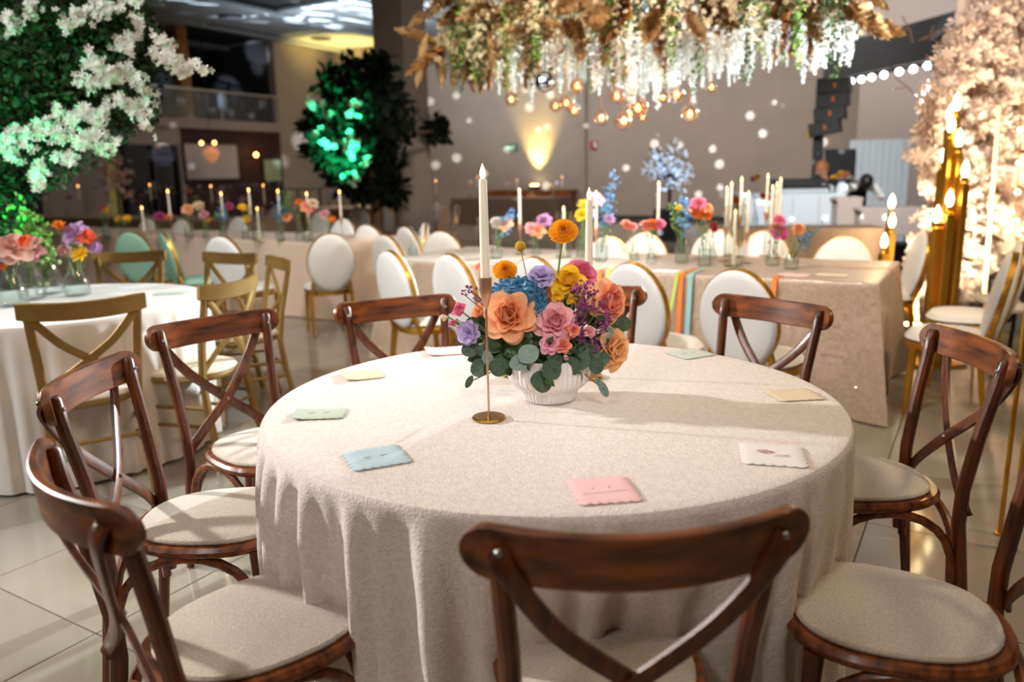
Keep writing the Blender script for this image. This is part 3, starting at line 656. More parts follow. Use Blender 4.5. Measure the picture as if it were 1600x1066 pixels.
struct(rbox('wall_left_near', 'walldark', UL - .3, UL, -6, 6, 0, H))
struct(rbox('trim_1', 'wallbeige', -25, UL + .12, 6, 19.45, 2.93, 3.22)); struct(rbox('wall_left_doorway_rear', 'wallbeige', -23.2, -23, 11.5, 15.6, 0, 2.95))
# dark double door and the yellow doorway
d = struct(rbox('door_1', 'doorglass', UL - .2, UL - .12, 13.8, 15.43, 0, 2.42))
for a, b in ((13.8, 13.88), (14.58, 14.66), (15.35, 15.43)): rbox('door_frame', 'black', UL - .2, UL - .02, a, b, 0, 2.42, d)
rbox('transom', 'black', UL - .2, UL - .02, 13.8, 15.43, 2.0, 2.06, d); rbox('door_handle', 'screw', UL - .1, UL, 14.5, 14.53, .9, 1.4, d)
# balcony railing
t = thing('balcony_railing', 'glass balcony railing above the dark red wall at far left', 'railing', loc=tuple(room(UL, 6, 3.22)), rz=RZ)
link('glass_panel', MB().box((.05, 6.7, .42), (.015, 13.3, .8)).mesh('glass_panel', 'railglass', False), t)
link('hand_rail', MB().box((.05, 6.7, .85), (.05, 13.4, .05)).mesh('hand_rail', 'screw', False), t)
for k in range(7): link('rail_post', MB().box((.05, .1 + k * 2.2, .42), (.05, .05, .84)).mesh('rail_post', 'screw', False), t)
# copper column on the balcony
t = tag(rbox('copper_column', 'pampas_rust', UL - .5, UL - .15, 15.9, 16.25, 3.22, H), 'copper coloured column rising behind the balcony glass at far left', 'column')
for k, (vv, zz, w_) in enumerate([(17.2, 3.5, .35), (17.9, 3.55, .3), (18.7, 3.5, .35)]):
    t = thing('lounge_chair', ['dark lounge chair behind balcony glass, nearest the copper column', 'pale backed lounge chair behind balcony glass, middle of three', 'dark lounge chair behind balcony glass, nearest the wall corner'][k], 'chair', loc=tuple(room(UL - .7, vv, 3.22)), rz=RZ)
    link('seat', MB().bbox((0, 0, .35), (w_, w_, .12), .02).mesh('seat', 'whiteboard' if k == 1 else 'vest'), t); link('backrest', MB().bbox((-.15, 0, .65), (.07, w_, .5), .02).mesh('backrest', 'whiteboard' if k == 1 else 'vest'), t)
    for a in (-1, 1):
        for b in (-1, 1): link('leg', MB().tube([(a * w_ * .4, b * w_ * .4, .3), (a * w_ * .42, b * w_ * .42, 0)], .015, 6).mesh('leg', 'black'), t)
# ceiling: panels hung under a dark void
ce = struct(rbox('ceiling', 'ceilgap', -26, 9.5, -6.3, 22.6, H + .12, H + .3))
for i in range(-9, 4):
    for j in range(-2, 8):
        u, v = i * 2.9 + .4, j * 3.02 - 1.9
        if (i + 2 * j) % 9 == 4 or u > 8 or u < -26: continue
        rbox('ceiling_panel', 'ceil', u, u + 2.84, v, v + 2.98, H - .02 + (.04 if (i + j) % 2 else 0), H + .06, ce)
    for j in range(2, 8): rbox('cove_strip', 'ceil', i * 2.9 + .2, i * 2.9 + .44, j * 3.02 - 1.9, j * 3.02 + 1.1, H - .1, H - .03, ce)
for k, (px, py) in enumerate([(502, 60), (360, 26)]):
    p = at(px, py, H - .03); t = tag(MB().lathe([(.001, 0), (.2, -.03), (.32, -.03), (.34, 0)], 20).build('ceiling_vent', 'walldark', loc=p), ['round ceiling vent near the corner lit yellow', 'round ceiling vent among the streaks of light at top left'][k], 'vent')
# pillars
pc = aty(657, 300, 14.6); pc.z = 0; a = .68
def pillar(name, near, side, label):   # near = plan position of the corner closest to the camera
    q = Vector((near[0], near[1], 0)); c = q - DU * side / 2 + DV * side / 2
    return struct(MB().box((c.x, c.y, H / 2), (side, side, H), rz=RZ).build(name, 'pillarm', smooth=False))
pillar('wall_pillar', aty(638, 250, 14.2), .66, '')
struct(rbox('wall_corner_pilaster', 'wallp', -19.55, -19.05, VB - .22, VB, 0, H)); struct(rbox('wall_middle_pilaster', 'wallp', -10.62, -10.52, VB - .12, VB, 0, H))
pn = atu(128, 300, -17.5); u_, v_ = uv_of(pn); struct(rbox('wall_left_pillar', 'wallbeige', -18.3, -17.5, v_ - .9, v_, 0, 3.0))
struct(rbox('baseboard_back', 'walldark', UL, 9.2, VB - .03, VB, 0, .12))
# right side: column and pale wall beyond the truss
struct(rbox('wall_right_panel', 'wallbeige', -2.6, 9.2, 19.5, 19.7, 0, H))
# ================================================================ FAR FIXTURES
def sign(name, m, px, py, w, hgt, label, arrow):
    p = atv(px, py, VB - .02); t = thing(name, label, 'sign', loc=tuple(p), rz=RZ)
    link('board', MB().bbox((0, -.02, 0), (w, .03, hgt), .006).mesh('board', m), t)
    if arrow:
        link('emblem', MB().box((-.1, -.04, 0), (.2, .006, .035)).box((.06, -.04, 0), (.05, .006, .12)).box((.12, -.04, .02), (.05, .006, .04)).mesh('emblem', 'sign_white', False), t)
    else: link('emblem', MB().box((.05, -.04, .03), (.05, .006, .14)).box((.08, -.04, -.03), (.1, .006, .05)).mesh('emblem', 'sign_white', False), t)
sign('exit_sign', 'green_sign', 800, 231, .42, .2, 'small green exit sign high on the far taupe wall', True)
sign('fire_sign', 'red_sign', 928, 227, .22, .26, 'small red fire sign on far wall right of the yellow uplight', False)
p = atu(481, 236, UL + .02); sgn = thing('fire_sign', 'tiny dark red sign on the left wall beside the green lit tree', 'sign', loc=tuple(p), rz=RZ + PI / 2); link('board', MB().bbox((0, 0, 0), (.25, .03, .25), .006).mesh('board', 'red_sign'), sgn)
# yellow uplight on a dark sideboard
p = atv(835, 292, VB - .3); sb = thing('sideboard', 'long dark wooden sideboard against the far wall under the yellow uplight', 'sideboard', loc=(p.x, p.y, 0), rz=RZ)
link('top', MB().bbox((-.2, 0, p.z - .12), (3.2, .5, .05), .01).mesh('top', 'wood'), sb)
for k in range(5): link('door', MB().bbox((-1.48 + k * .64, -.24, p.z / 2 - .05), (.6, .03, p.z - .3), .01).mesh('door', 'wood'), sb)
link('carcass', MB().box((-.2, 0, p.z / 2 - .07), (3.1, .44, p.z - .16)).mesh('carcass', 'wood', False), sb)
t = thing('uplight', 'black floor uplight throwing yellow light up the far wall', 'lamp', loc=(p.x, p.y, p.z - .09), rz=RZ)
link('housing', MB().bbox((0, 0, .07), (.3, .22, .14), .02).mesh('housing', 'black'), t)
M['yellow_lens'] = mat('yellow_lens', (1, .8, .3), .3, emit=(1, .82, .4), es=14); link('lens', MB().lathe([(.001, .02), (.13, .015), (.14, 0)], 16).mesh('lens', 'yellow_lens'), t).location = (0, 0, .14)
light('SPOT', 'yellow_wall_beam', (p.x, p.y, p.z + .12), (1, .76, .24), 1500, aim=tuple(room(*uv_of(p), 0) + DV * .2 + Vector((0, 0, 3.6))), size=.05, angle=62, blend=.95)
q = atv(560, 200, VB - 1.2); light('SPOT', 'yellow_corner_beam', (q.x, q.y, 1.0), (1, .72, .2), 6000, aim=tuple(atv(535, 85, VB - 1.2)), size=.2, angle=48, blend=.9)
# left wall screens
for (x0, y0, x1, y1, m, lab, nm) in ((285, 223, 375, 280, 'screen', 'large grey projection screen on dark red wall streaked with light', 'projection_screen'), (410, 248, 441, 284, 'screen_pale', 'small pale green panel on dark red wall right of the projection screen', 'wall_panel')):
    a_, b_ = atu(x0, y0, UL + .06), atu(x1, y1, UL + .06); va, vb = uv_of(a_)[1], uv_of(b_)[1]
    t = thing(nm, lab, 'screen', loc=tuple(room(UL + .06, (va + vb) / 2, (a_.z + b_.z) / 2)), rz=RZ)
    link('screen_cloth', MB().box((0, 0, 0), (.02, abs(vb - va), abs(a_.z - b_.z))).mesh('screen_cloth', m, False), t)
    link('frame', MB().box((.01, 0, abs(a_.z - b_.z) / 2), (.05, abs(vb - va) + .06, .05)).box((.01, 0, -abs(a_.z - b_.z) / 2), (.05, abs(vb - va) + .06, .05)).box((.01, abs(vb - va) / 2, 0), (.05, .05, abs(a_.z - b_.z))).box((.01, -abs(vb - va) / 2, 0), (.05, .05, abs(a_.z - b_.z))).mesh('frame', 'black', False), t)
M['orange_shade'] = mat('orange_lamp_shade', h('b8683a'), .6, emit=(1, .42, .18), es=.35)
p = atu(330, 240, UL + 1.0); t = thing('pendant_lamp', 'orange glowing pendant cluster hanging before the projection screen', 'lamp', loc=tuple(p))
link('shade', MB().lathe([(.05, .2), (.2, .1), (.24, 0), (.15, -.16), (.05, -.26)], 16).mesh('shade', 'orange_shade'), t); link('cord', MB().tube([(0, 0, .2), (0, 0, H - p.z)], .01, 6).mesh('cord', 'black'), t)
for dx in (-.22, .16): link('bulb', MB().sphere((dx, -.1, .3), .05).mesh('bulb', 'flame_amber'), t)
p = atu(400, 242, UL + .25); t = thing('wall_lamp', 'small orange wall lamp on the dark red wall', 'lamp', loc=tuple(p)); link('bulb', MB().sphere((0, 0, 0), .07).mesh('bulb', 'flame_amber'), t); link('bracket', MB().box((-.1, -.06, -.05), (.2, .03, .03), RZ).mesh('bracket', 'black', False), t)
light('POINT', 'wall_lamp_glow', tuple(p + DU * .25), (1, .45, .15), 6, size=.05)
M['doorway_light'] = mat('yellow_doorway_light', h('a89a5a'), .7, emit=h('c8b468'), es=.18)
p = atu(180, 262, UL - 1.2); u_, v_ = uv_of(p); tag(rbox('doorway_glow', 'doorway_light', UL - 1.3, UL - 1.22, v_ - .75, v_ + .75, .3, 2.9), 'tall yellow lit panel seen through the left doorway', 'panel')  # glowing sheet added in place of the light inside the doorway
# flower stand in front of the doorway
p = atu(180, 270, UL + 1.2); fs = thing('flower_stand', 'tall dark stand topped with pink flowers in front of the yellow doorway', 'flower stand', loc=(p.x, p.y, 0))
link('stand', MB().lathe([(.3, 0), (.3, .03), (.04, .06), (.03, p.z - .3), (.12, p.z - .2)], 12).mesh('stand', 'black'), fs)
o = scatter('blossoms', BLV, BLF, [rmat((random.gauss(0, .2), random.gauss(0, .2), p.z + random.gauss(0, .3)), .09) for _ in range(90)], 'blush', fs); o['kind'] = 'stuff'
o = scatter('twigs', LFV, LFF, [rmat((random.gauss(0, .25), random.gauss(0, .25), p.z + random.gauss(.1, .35)), .2, stretch=(.3, 1, 1)) for _ in range(80)], 'leaf_black', fs); o['kind'] = 'stuff'
# ---------------------------------------------------------------- truss with lamps (right)
ta, tb = at(1326, 127, 3.0), at(1462, 100, 3.0); td = (tb - ta); td.z = 0; tn = td.normalized(); tp = Vector((-tn.y, tn.x, 0))
tr = thing('lighting_truss', 'dark navy lighting truss beam under the ceiling at upper right', 'truss', loc=(ta.x, ta.y, 3.0)); ang = math.atan2(tn.y, tn.x)
T_ = Matrix.Rotation(ang, 4, 'Z'); L0 = -.4; L1 = td.length + 5
for yy, zz in ((-.2, .08), (.2, .08), (-.2, .5), (.2, .5)): link('chord', MB().tube([(L0, yy, zz), (L1, yy, zz)], .03, 8, mtx=T_).mesh('chord', 'navy'), tr)
for k in range(int((L1 - L0) / .45)):
    x = L0 + k * .45
    link('lattice_brace', MB().tube([(x, -.2, .08), (x + .45, -.2, .5)], .015, 6, mtx=T_).tube([(x, .2, .08), (x + .45, .2, .5)], .015, 6, mtx=T_).mesh('lattice_brace', 'navy'), tr)
link('black_drape', MB().box(((L0 + L1) / 2, -.28, .36), (L1 - L0, .03, .62), mtx=T_).mesh('black_drape', 'black', False), tr)
LPX = [(1330, 127), (1346, 124), (1362, 121), (1381, 117), (1405, 112), (1427, 108), (1449, 103)]
ords = ['leftmost', 'second from left', 'third from left', 'fourth, middle', 'fifth from left', 'sixth from left', 'rightmost, beside the blossom wall']
for k, (px, py) in enumerate(LPX):
    q = at(px, py, 3.0); w = thing('stage_lamp', f'round white stage lamp shining under the navy truss, {ords[k]}', 'lamp', loc=tuple(q + Vector((0, 0, -.0))), group='stage lamps on the truss')
    dcam = (Vector((0, 0, 1.2)) - q).normalized(); w.matrix_world = orient(q, dcam)
    link('lens', MB().lathe([(.001, .01), (.045, .006), (.055, 0)], 16).mesh('lens', 'lampglow'), w)
    link('can', MB().lathe([(.056, .004), (.068, 0), (.066, -.14), (.04, -.18), (.001, -.18)], 14).mesh('can', 'black'), w)
    link('yoke', MB().box((0, .05, -.08), (.03, .1, .03)).mesh('yoke', 'black', False), w)
# line array speaker on a lift tower
p = aty(1277, 250, 13.3); t = thing('lift_tower', 'black lifting tower mast holding up the line array speaker', 'stand', loc=(p.x, p.y, 0), rz=RZ)
ztop = aty(1275, 125, 13.3).z + .02
link('mast', MB().box((0, 0, ztop / 2), (.14, .14, ztop)).mesh('mast', 'black', False), t)
for k in range(3): a_ = k * 2.1 - .4; link('leg', MB().tube([(0, 0, .9), (.75 * math.cos(a_), .75 * math.sin(a_), 0)], .025, 6).mesh('leg', 'black'), t)
link('cable', MB().tube([(.12, 0, ztop * .6), (.2, 0, 1.2), (.32, 0, .4)], .02, 6).mesh('cable', 'black'), t)
link('yellow_tag', MB().box((-.12, -.05, 1.95), (.1, .02, .16)).mesh('yellow_tag', 'yellow', False), t)
p = aty(1303, 168, 13.0); t = thing('line_array_speaker', 'black curved line array loudspeaker hanging below the truss at right', 'speaker', loc=tuple(p), rz=RZ)
for k in range(4):
    mm = Matrix.Translation((-.02 * k * k * .6, 0, .33 - k * .215)) @ Matrix.Rotation(math.radians(-3 * k), 4, 'Y')
    link('speaker_box', MB().box((0, 0, 0), (.46, .34, .2), mtx=mm).mesh('speaker_box', 'black', False), t)
    link('amber_badge', MB().box((.02, -.18, 0), (.03, .01, .07), mtx=mm).mesh('amber_badge', 'orange', False), t)
# white screen panel, dark monitor, booths
p = aty(1373, 255, 13.0); t = thing('white_panel', 'tall white fluted panel standing behind the bending person at right', 'panel', loc=(p.x, p.y, 0), rz=-.15)
zt_ = aty(1373, 218, 13).z
for k in range(9): link('slat', MB().bbox((-.42 + k * .105, 0, zt_ / 2), (.1, .05, zt_), .008).mesh('slat', 'whiteboard'), t)
p = aty(1312, 262, 12.9); t = thing('black_screen', 'black screen panel behind the man at the mixing desk', 'screen', loc=(p.x, p.y, 0), rz=-.15); z2 = aty(1312, 233, 12.9).z
link('panel', MB().bbox((0, 0, z2 - .45), (.46, .05, .9), .01).mesh('panel', 'black'), t); link('stand', MB().box((0, 0, (z2 - .9) / 2), (.06, .06, z2 - .9)).mesh('stand', 'black', False), t)
def booth(name, label, m, x0, x1, ytop, ybot, Y, dep, rz=-.18, skirt=None):
    a_, b_ = aty(x0, ytop, Y), aty(x1, ytop, Y); zt = a_.z * .5 + b_.z * .5; zb_ = aty(x0, ybot, Y).z if ybot else 0
    t = thing(name, label, 'counter', loc=(a_.x, a_.y, 0), rz=rz); L = (b_.x - a_.x) / math.cos(rz)
    link('front_panel', MB().bbox((L / 2, 0, (zt + zb_) / 2), (L, .06, zt - zb_), .01).mesh('front_panel', m), t); link('top', MB().bbox((L / 2, dep / 2, zt - .02), (L + .04, dep, .05), .01).mesh('top', m), t)
    link('side_panel', MB().bbox((.03, dep / 2, zt / 2 - .03), (.05, dep - .1, zt - .08), .01).mesh('side_panel', m), t); link('side_panel', MB().bbox((L - .03, dep / 2, zt / 2 - .03), (.05, dep - .1, zt - .08), .01).mesh('side_panel', m), t)
    return t, L, zt
bt, L_, zt_ = booth('mixing_desk', 'white fronted mixing desk at the right of the dance floor', 'whiteboard', 1158, 1310, 303, 0, 11.2, .9)
for k in (1, 2, 3): link('panel_joint', MB().box((L_ * k / 4, -.035, zt_ / 2), (.012, .01, zt_ - .08)).mesh('panel_joint', 'boothbeige', False), bt)
for k in range(14): q = thing('mixer_fader', 'small pale mixer module in the row on the white mixing desk', 'mixer', loc=tuple(Matrix.Translation(bt.location) @ Matrix.Rotation(-.18, 4, 'Z') @ Vector((.72 * L_ - .55 + k * .055, .18, zt_ + .006))), rz=-.18, group='mixer modules on the desk'); link('module', MB().bbox((0, 0, .03), (.04, .12, .06), .004).mesh('module', 'whiteboard'), q); link('knob', MB().lathe([(.001, .02), (.01, .02), (.012, 0)], 8).mesh('knob', 'black'), q).location = (0, 0, .06)
q = thing('keyboard_case', 'long black case lying on the white mixing desk', 'case', loc=tuple(Matrix.Translation(bt.location) @ Matrix.Rotation(-.18, 4, 'Z') @ Vector((.62 * L_, .5, zt_ + .005))), rz=-.18); link('case_body', MB().bbox((0, 0, .05), (.8, .3, .1), .01).mesh('case_body', 'black'), q); link('lid', MB().bbox((0, .13, .13), (.78, .03, .14), .01).mesh('lid', 'black'), q)
booth('beige_plinth', 'tall beige block between the mixing desk and the low beige counter', 'boothbeige', 1309, 1345, 309, 0, 10.6, .6)
t_, _, _ = booth('beige_counter', 'low beige fronted counter before the bending person', 'boothbeige', 1346, 1440, 325, 369, 10.2, .6)
q = aty(1400, 380, 10.5); tag(MB().box((q.x, q.y + .3, .18), (1.9, .5, .34), -.18).build('stage_step', 'black', smooth=False), 'black step under the beige counter at right', 'step')
# people (continuous skinned bodies)
def skin_body(name, pts, edges, m, parent, sub=2):
    me = bpy.data.meshes.new(name); me.from_pydata([p[:3] for p in pts], edges, []); o = bpy.data.objects.new(name, me); C.objects.link(o); o.parent = parent; me.materials.append(M[m])
    sk = o.modifiers.new('Skin', 'SKIN'); 
    if not me.skin_vertices: me.attributes.new('skin_vertex', 'FLOAT', 'POINT') if False else None
    for i, p in enumerate(pts):
        r = p[3]; r2 = p[4] if len(p) > 4 else r; me.skin_vertices[0].data[i].radius = (r, r2)
    me.skin_vertices[0].data[0].use_root = True; sk.use_smooth_shade = True
    s = o.modifiers.new('Sub', 'SUBSURF'); s.levels = sub; s.render_levels = sub; return o
def person(label, loc, rz, hair, pose, s=1.0):
    t = thing('person', label, 'person', loc=loc, rz=rz); lean = pose['lean']
    hip = Vector((0, 0, .93)); ch = hip + Vector((0, math.sin(lean) * .32, math.cos(lean) * .32)); nk = hip + Vector((0, math.sin(lean * 1.15) * .54, math.cos(lean * 1.15) * .54)); hd = nk + Vector((0, math.sin(lean * 1.3 + pose['nod']) * .2, math.cos(lean * 1.3 + pose['nod']) * .2))
    P_ = [(*hip, .15, .11), (*ch, .16, .11), (*(nk - Vector((0, 0, .05))), .10, .08)]; E_ = [(0, 1), (1, 2)]
    P_ += [(.09, 0, .85, .1), (.1, .02, .48, .065), (.1, 0, .08, .045), (.1, .12, .04, .04), (-.09, 0, .85, .1), (-.1, .02, .48, .065), (-.1, 0, .08, .045), (-.1, .12, .04, .04)]
    E_ += [(0, 3), (3, 4), (4, 5), (5, 6), (0, 7), (7, 8), (8, 9), (9, 10)]
    skin_body('body', P_, E_, 'vest', t)
    for sx, hand in ((1, pose['r']), (-1, pose['l'])):
        sh = nk + Vector((sx * .17, 0, -.07)); hv = Vector(hand); el = (sh + hv) / 2 + Vector((sx * .08, -.05, -.08))
        skin_body('sleeve', [(*(nk + Vector((sx * .05, 0, -.07))), .07), (*sh, .065), (*el, .05), (*(el.lerp(hv, .85)), .04)], [(0, 1), (1, 2), (2, 3)], 'shirt', t)
        dr = (hv - el).normalized(); w_ = el.lerp(hv, .85); hp = [(*w_, .026), (*(w_ + dr * .07), .034, .016)]; he = [(0, 1)]
        for f in range(4): k = len(hp); side = Vector((1, 0, 0)) * (f - 1.5) * .018; hp += [(*(w_ + dr * .1 + side), .009), (*(w_ + dr * (.15 + .01 * (f in (1, 2))) + side + Vector((0, 0, -.015))), .007)]; he += [(1, k), (k, k + 1)]
        k = len(hp); hp += [(*(w_ + dr * .05 + Vector((-sx * .035, 0, 0))), .01), (*(w_ + dr * .09 + Vector((-sx * .05, 0, -.01))), .008)]; he += [(1, k), (k, k + 1)]
        skin_body('hand', hp, he, 'skin', t, 1)
    up_ = (hd - nk).normalized(); Rh = Matrix.Translation(hd) @ Euler((-(lean * 1.3 + pose['nod']) , 0, pose.get('turn', 0))).to_matrix().to_4x4()
    hm = MB().lathe2([(math.sin(PI * i / 10) * (1 - .22 * max(0, 1 - i / 5)), -math.cos(PI * i / 10)) for i in range(11)], (0, 0, .02), .1, 14, (.78, .95, 1.18)); hm.lathe([(.05, -.16), (.045, -.08), (.05, -.03)], 10)
    hm.add([(-.014, .09, -.01), (.014, .09, -.01), (0, .118, -.012), (0, .088, .035)], [(0, 1, 2), (0, 2, 3), (1, 3, 2)]); hm.box((.078, 0, 0), (.014, .03, .05)).box((-.078, 0, 0), (.014, .03, .05))
    link('head', hm.mesh('head', 'skin'), t, mtx=Rh)
    hr = MB().lathe2([(math.sin(PI * i / 10), -math.cos(PI * i / 10)) for i in range(4, 11)], (0, -.014, .035), .108, 14, (.82, .98, 1.12)); link('hair', hr.mesh('hair', hair), t, mtx=Rh)
    f = MB()
    for sx in (-1, 1): f.sphere((sx * .028, .088, .02), .008, 6, 4)
    f.box((0, .09, -.045), (.035, .008, .008)); link('face_features', f.mesh('face_features', 'hairb'), t, mtx=Rh)
    link('shirt_front', MB().box((0, .1, 0), (.1, .03, .24)).mesh('shirt_front', 'shirt', False), t, mtx=Matrix.Translation(ch + Vector((0, .02, .06))) @ Matrix.Rotation(-lean, 4, 'X')); return t
p = aty(1300, 268, 12.0); person('standing person with auburn hair and black vest behind the mixing desk', (p.x + .03, p.y, p.z - 1.63), math.radians(95), 'hairg', dict(lean=.18, nod=.15, r=(.3, .45, 1.08), l=(-.2, .5, 1.05)))
tag(MB().box((p.x, p.y, (p.z - 1.63) / 2), (1.2, 1.0, max(.02, abs(p.z - 1.63)))).build('riser', 'black', smooth=False), 'low black riser behind the white mixing desk', 'riser') if p.z > 1.66 else None
p = aty(1357, 292, 11.3); person('bending person with black hair, white sleeves and black vest at right', (p.x, p.y + .45, 0), math.radians(168), 'hairb', dict(lean=.95, nod=.35, r=(.25, .55, .95), l=(-.25, .55, .95)))
# blue-white light tree and subwoofer box
p = aty(1046, 320, 16.0); t = thing('subwoofer', 'black speaker box on the floor under the glowing blue light tree', 'speaker', loc=(p.x, p.y, 0), rz=-.2)
link('cabinet', MB().bbox((0, 0, .32), (.62, .5, .64), .02).mesh('cabinet', 'black'), t); link('grille', MB().lathe([(.001, .02), (.2, .015), (.22, 0)], 20, mtx=Matrix.Translation((0, -.255, .32)) @ Matrix.Rotation(PI / 2, 4, 'X')).mesh('grille', 'walldark'), t)
zc_ = aty(1045, 255, 16).z; t = thing('light_tree', 'bare branched tree covered with blue white fairy lights on a black pole', 'light tree', loc=(p.x, p.y, .65)); mb = MB(); mb.tube([(0, 0, 0), (0, 0, zc_ - .95)], .035, 8); tips = []
for k in range(46):
    d_ = Vector((random.gauss(0, 1), random.gauss(0, .6), random.gauss(.25, .8))).normalized() * random.uniform(.3, .62); b0 = Vector((0, 0, zc_ - 1.0)); e = b0 + d_ + Vector((0, 0, .25)); mb.tube([b0, b0 + d_ * .5 + Vector((0, 0, .12)), e], .008, 4)
    tips += [b0.lerp(e, random.uniform(.3, 1)) + Vector((random.gauss(0, .04), 0, random.gauss(0, .04))) for _ in range(7)]
link('branches', mb.mesh('branches', 'black'), t)
sv, sf_ = MB().sphere((0, 0, 0), 1, 6, 4).v, [f for f in MB().sphere((0, 0, 0), 1, 6, 4).f]
o = scatter('fairy_lights', sv, sf_, [Matrix.Translation(q) @ Matrix.Scale(random.uniform(.008, .018), 4) for q in tips], 'bulbblue', t); o['kind'] = 'stuff'
# ================================================================ MAIN TABLE
DENTS = [(math.radians(-86), .14, .33), (math.radians(-140), .04, .25), (math.radians(-44), .04, .25), (math.radians(180), .03, .25)]
def famp(a):   # deep narrow folds on the left front, softer on the right front
    d_ = math.degrees(a) % 360; return .45 + .75 * math.exp(-((d_ - 212) / 42) ** 2)
table_frame('banquet_table', 'round banquet table hidden under the ivory crinkled cloth in front', (TC.x, TC.y), R_=TR - .006)
cloth_round('tablecloth', 'cloth', TC, TR, 'ivory crinkled cloth falling in folds over the front round table', folds=famp, dents=DENTS)
def wc(x, y): return Vector((x, y, 0))
def rail_chair(px, face, label, kind='cross', maker=make_cross_chair, grp='dark crossback chairs around the front table', off=.27):
    f = math.radians(face); c = Vector((px[0] + off * math.cos(f), px[1] + off * math.sin(f))); return place(kind, maker, label, c, face, grp)
rail_chair((.178, 1.02), 95, 'dark wooden crossback chair nearest the camera, back rail facing us')
rail_chair((-.76, 1.255), 43, 'dark wooden crossback chair at lower left, its curved rail seen from above')
rail_chair((-1.115, 1.98), 3, 'dark wooden crossback chair at left, second from the lower left corner')
rail_chair((-1.075, 2.76), -40, 'dark wooden crossback chair left of table with amber lit crossed braces')
rail_chair((-.47, 3.12), -64, 'dark wooden crossback chair behind table, left of the bouquet')
rail_chair((.33, 3.36), -98, 'dark wooden crossback chair mostly hidden behind the bouquet')
rail_chair((.985, 2.90), 218, 'dark wooden crossback chair behind table right of the bouquet, glossy rail')
rail_chair((1.31, 2.16), 176, 'dark wooden crossback chair at right with its cross showing full')
rail_chair((1.055, 1.35), 158, 'dark wooden crossback chair cut off at the lower right corner')
# napkins -------------------------------------------------------
def napkin(px, py, deg, w, d, m, label, marks=None, scal=True, curl=0, name='paper_napkin'):
    c = at(px, py, .762); t = thing(name, label, 'napkin', loc=(c.x, c.y, .7612), rz=math.radians(deg)); pts = []
    for (a, b) in (((-w / 2, -d / 2), (w / 2, -d / 2)), ((w / 2, -d / 2), (w / 2, d / 2)), ((w / 2, d / 2), (-w / 2, d / 2)), ((-w / 2, d / 2), (-w / 2, -d / 2))):
        L = math.hypot(b[0] - a[0], b[1] - a[1]); n = int(L / .018); nx, ny = (b[1] - a[1]) / L, -(b[0] - a[0]) / L
        for i in range(n * 4):
            k = i / (n * 4); s_ = .005 * abs(math.sin(PI * k * n)) if scal else 0; pts.append((a[0] + (b[0] - a[0]) * k + nx * s_, a[1] + (b[1] - a[1]) * k + ny * s_))
    def zf(x, y): return curl * max(0, -x / w - .1) ** 2 + .0012 * math.sin(x * 40) * math.cos(y * 30)
    rr = []
    for k, dz in ((1, 0.0008), (1, .0018), (.985, .0023), (.7, .0025), (.35, .0025), (.01, .0025)): rr.append([(x * k, y * k, dz + max(0, zf(x * k, y * k)) * (dz > 0 or curl > 0)) for x, y in pts])
    link('folded_sheet', MB().rings(rr).mesh('folded_sheet', m), t)
    link('lower_ply', MB().bbox((.0015, .0012, .001), (w * .95, d * .95, .001), .0003).mesh('lower_ply', m), t)
    if marks:
        mb = MB()
        for a, b, r in marks: mb.box(((a[0] + b[0]) / 2, (a[1] + b[1]) / 2, .0042), (max(.001, math.hypot(b[0] - a[0], b[1] - a[1])), r, .0004), math.atan2(b[1] - a[1], b[0] - a[0]))
        link('printed_mark', mb.mesh('printed_mark', 'ink2' if m != 'napkin_white' else 'ink', False), t)
    return t
NW = .12
faint = [((-.03, 0), (-.012, .004), .0009), ((-.022, .006), (-.018, -.006), .0009), ((.008, 0), (.026, .003), .0009), ((.012, .006), (.014, -.004), .0009)]
napkin(942, 766, 8, .115, .12, 'napkin_pink', 'pink scalloped paper napkin at the near edge of the front table', [((-.02, .0), (-.018, .008), .0015), ((.012, .002), (.016, .009), .0015), ((-.045, -.02), (.045, -.014), .0006)])
napkin(588, 715, 24, .12, .118, 'napkin_blue', 'pale blue scalloped paper napkin at the left of the front table', faint)
napkin(500, 647, 3, .125, .085, 'napkin_green', 'sage green folded napkin near the left edge of the front table', faint, curl=.03)
napkin(566, 586, 20, .115, .115, 'napkin_cream', 'cream napkin with curled corner at the far left of the table', None, curl=.05)
napkin(696, 549, 12, .13, .12, 'napkin_pink', 'pink napkin beyond the bouquet at the far left rim', None, curl=.04)
napkin(1078, 553, 28, .12, .11, 'napkin_mint', 'pale mint napkin beyond the bouquet on the far side of table', faint)
napkin(1240, 617, 6, .12, .105, 'napkin_cream', 'cream scalloped napkin near the right edge of front table', None)
fox = [((-.032, .014), (-.012, .02), .0022), ((-.012, .02), (.002, .006), .003), ((.002, .006), (-.014, -.002), .002), ((-.014, -.002), (-.026, .006), .002), ((-.022, .01), (-.008, .008), .003), ((-.004, .016), (.008, .008), .0015), ((-.03, .012), (-.02, .0), .0012), ((.006, -.008), (.02, -.006), .0011), ((.02, -.01), (.034, -.004), .0011), ((.0, -.018), (.036, -.014), .0008)]
napkin(1207, 711, -14, .125, .125, 'napkin_white', 'white napkin with reddish brown printed sketch at right of table', fox)
